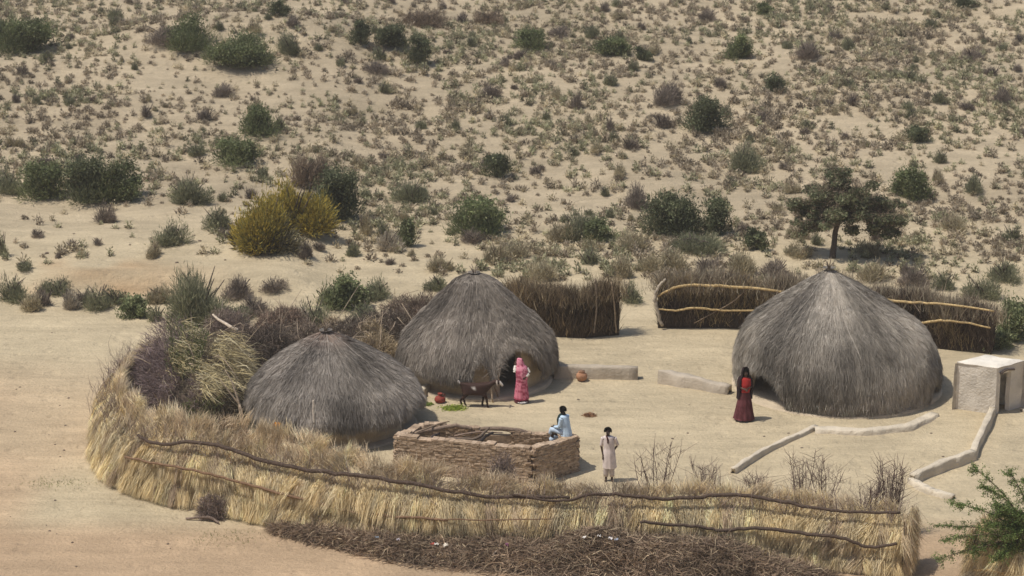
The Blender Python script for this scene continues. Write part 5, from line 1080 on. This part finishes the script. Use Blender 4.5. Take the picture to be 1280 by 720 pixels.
def boy():
    p = G(761, 601); r = empty('person', p, 'person in a long pale shirt standing beyond the fence right of the brick pen', 'person', PG, -.1)
    J = dict(pelvis=(0, 0, .9), chest=(-.01, .0, 1.18), neck=(-.03, .0, 1.38), head=(-.05, -.01, 1.6), shL=(-.18, 0, 1.33), shR=(.15, 0, 1.33), elL=(-.23, .02, 1.07), wrL=(-.18, -.05, .82), elR=(.24, .05, 1.1), wrR=(.14, .10, .93), face=(-.15, -1, -.25),
             hpL=(-.08, 0, .86), hpR=(.08, 0, .86), knL=(-.08, -.02, .47), knR=(.08, -.03, .47), anL=(-.08, 0, .09), anR=(.09, 0, .09), toeL=(-.1, -.12, .03), toeR=(.12, -.12, .03))
    b, hc, up, f = human(r, J, (.06, .032, .022)); hair(b, hc, up, f)
    pk = (.66, .57, .53)
    g = Geo(); loft(g, [((-.03, 0, 1.395), .06, .055), ((-.02, 0, 1.35), .165, .10), ((-.01, 0, 1.2), .17, .12), ((0, 0, 1.0), .155, .125), ((0, 0, .85), .175, .15), ((.01, 0, .6), .19, .16), ((.02, 0, .42), .20, .165)], pk, 44, .045, 8); g.build('long_shirt', M_CLOTH, b)
    A = {k: np.array(v_) for k, v_ in J.items()}
    for s_ in 'LR': sleeve(b, A['sh' + s_], A['el' + s_], .06, pk, r2=.052); Geo().tube([A['hp' + s_], A['kn' + s_], A['an' + s_] + (0, 0, .06)], [.1, .085, .07], (.5, .43, .4), 12, 3).build('trouser_leg', M_CLOTH, b)
    g = Geo(); g.tube([(-.09, -.05, 1.41), (-.045, -.12, 1.34), (-.03, -.135, 1.2)], [.02, .025, .02], (.06, .015, .012), 8, 3); g.build('neck_scarf', M_CLOTH, b)
def sitter():
    p = W(708, 544, 63.95); r = empty('person', (p[0], p[1], 1.06), 'person in light blue shirt and dark scarf sitting on the brick pen', 'person', PG, -.55)
    # facing -x (left); sits on the wall, feet on the ledge inside
    J = dict(pelvis=(0, 0, .11), chest=(-.06, 0, .44), neck=(-.10, 0, .62), head=(-.14, 0, .84), shL=(-.08, -.17, .57), shR=(-.07, .17, .57), elL=(-.12, -.20, .30), wrL=(-.33, -.12, .24), elR=(-.12, .2, .3), wrR=(-.33, .08, .24), face=(-1, -.15, -.2),
             hpL=(-.02, -.09, .10), hpR=(-.02, .09, .10), knL=(-.42, -.10, .12), knR=(-.42, .10, .13), anL=(-.42, -.10, -.3), anR=(-.42, .10, -.3), toeL=(-.55, -.10, -.36), toeR=(-.55, .1, -.36))
    b, hc, up, f = human(r, J, (.05, .028, .02)); hair(b, hc, up, f)
    bl = (.52, .66, .78)
    g = Geo(); loft(g, [((-.10, 0, .63), .055, .06), ((-.08, 0, .59), .10, .165), ((-.05, 0, .44), .125, .175), ((-.02, 0, .26), .13, .165), ((0, 0, .1), .16, .18), ((0, 0, .02), .17, .19)], bl, 44, .04, 8); g.build('shirt', M_CLOTH, b)
    A = {k: np.array(v_) for k, v_ in J.items()}
    for s_ in 'LR': sleeve(b, A['sh' + s_], A['el' + s_], .065, bl, r2=.056); sleeve(b, A['el' + s_], A['wr' + s_], .055, bl, r2=.042); Geo().tube([A['hp' + s_], A['kn' + s_] + (-.02, 0, .01), A['an' + s_] + (0, 0, .06)], [.1, .085, .075], (.5, .6, .7), 12, 3).build('trouser_leg', M_CLOTH, b)
    g = Geo(); g.tube([(-.06, .05, .66), (-.17, -.03, .6), (-.22, -.04, .45), (-.22, -.03, .3)], [.05, .07, .08, .055], (.02, .04, .04), 12, 4); g.build('scarf', M_CLOTH, b)
woman_pink(); woman_red(); boy(); sitter()

def goat():
    p = G(597, 508); r = empty('goat', p, 'dark brown goat with white patches standing in front of the middle hut', 'goat', None, -.06); r.scale = (1.18, 1.18, 1.08)
    V, E = [], []
    def v(q, rr, l=None): V.append((q, rr)); i = len(V) - 1; (E.append((l, i)) if l is not None else None); return i
    rump = v((-.34, 0, .60), (.13, .15)); mid = v((-.08, 0, .54), (.17, .20), rump); chst = v((.2, 0, .58), (.13, .17), mid); nb = v((.36, 0, .68), .085, chst); nk = v((.46, 0, .78), .062, nb); hd = v((.56, -.02, .80), .062, nk); mz = v((.66, -.03, .70), .038, hd); v((.69, -.03, .66), .028, mz)
    v((-.47, 0, .70), .03, rump); tl = len(V) - 1; v((-.52, 0, .80), .018, tl)
    for s_ in (-.085, .085):
        a = v((-.34, s_, .42), .075, rump); b = v((-.30 + s_ * .4, s_, .34), .045, a); c_ = v((-.42 + s_ * .4, s_, .22), .026, b); d = v((-.38 + s_ * .4, s_, .05), .02, c_); v((-.35 + s_ * .4, s_, .015), .024, d)
        a = v((.2, s_, .40), .055, chst); b = v((.21 - s_ * .6, s_, .26), .03, a); d = v((.2 - s_ * .9, s_, .05), .02, b); v((.23 - s_ * .9, s_, .015), .024, d)
    def colr(co):
        c = np.tile((.045, .022, .016), (len(co), 1)); n_ = vn(co[:, 0] * 5 + 31.3, co[:, 2] * 6 + 4 + co[:, 1] * 3, 8); c[(co[:, 0] > .60)] = (.55, .5, .44); c[(co[:, 0] < -.47)] = (.55, .5, .46)
        c[(np.abs(co[:, 0] + .1) < .05) & (co[:, 2] > .55) & (co[:, 2] < .66)] = (.6, .56, .5); return c
    b = skin_mesh('body', V, E, M_CLAY, r, colr)
    for s_ in (-1, 1):
        Geo().tube([(.53, s_ * .05 - .02, .84), (.53, s_ * .11 - .02, .80), (.55, s_ * .14 - .02, .70)], [.015, .028, .012], (.4, .33, .27), 8, 3).build('ear', M_CLAY, b)
        Geo().tube([(.53, s_ * .025 - .02, .85), (.50, s_ * .035 - .02, .93), (.44, s_ * .05 - .02, .98)], [.015, .011, .004], (.2, .17, .14), 7, 3).build('horn', M_CLAY, b)
    g = Geo(); n = 2500; co = np.zeros(len(b.data.vertices) * 3); b.data.vertices.foreach_get('co', co); co = co.reshape(-1, 3); i = rng.integers(len(co), size=n); g.strands(co[i], np.array((-.5, 0, -.8)) + rng.normal(size=(n, 3)) * .3, .03, .006, colr(co[i])); g.build('coat_hair', M_CLAY, b)
goat()
print('built', len(bpy.data.objects), 'tris', sum(len(m.polygons) for m in bpy.data.meshes))
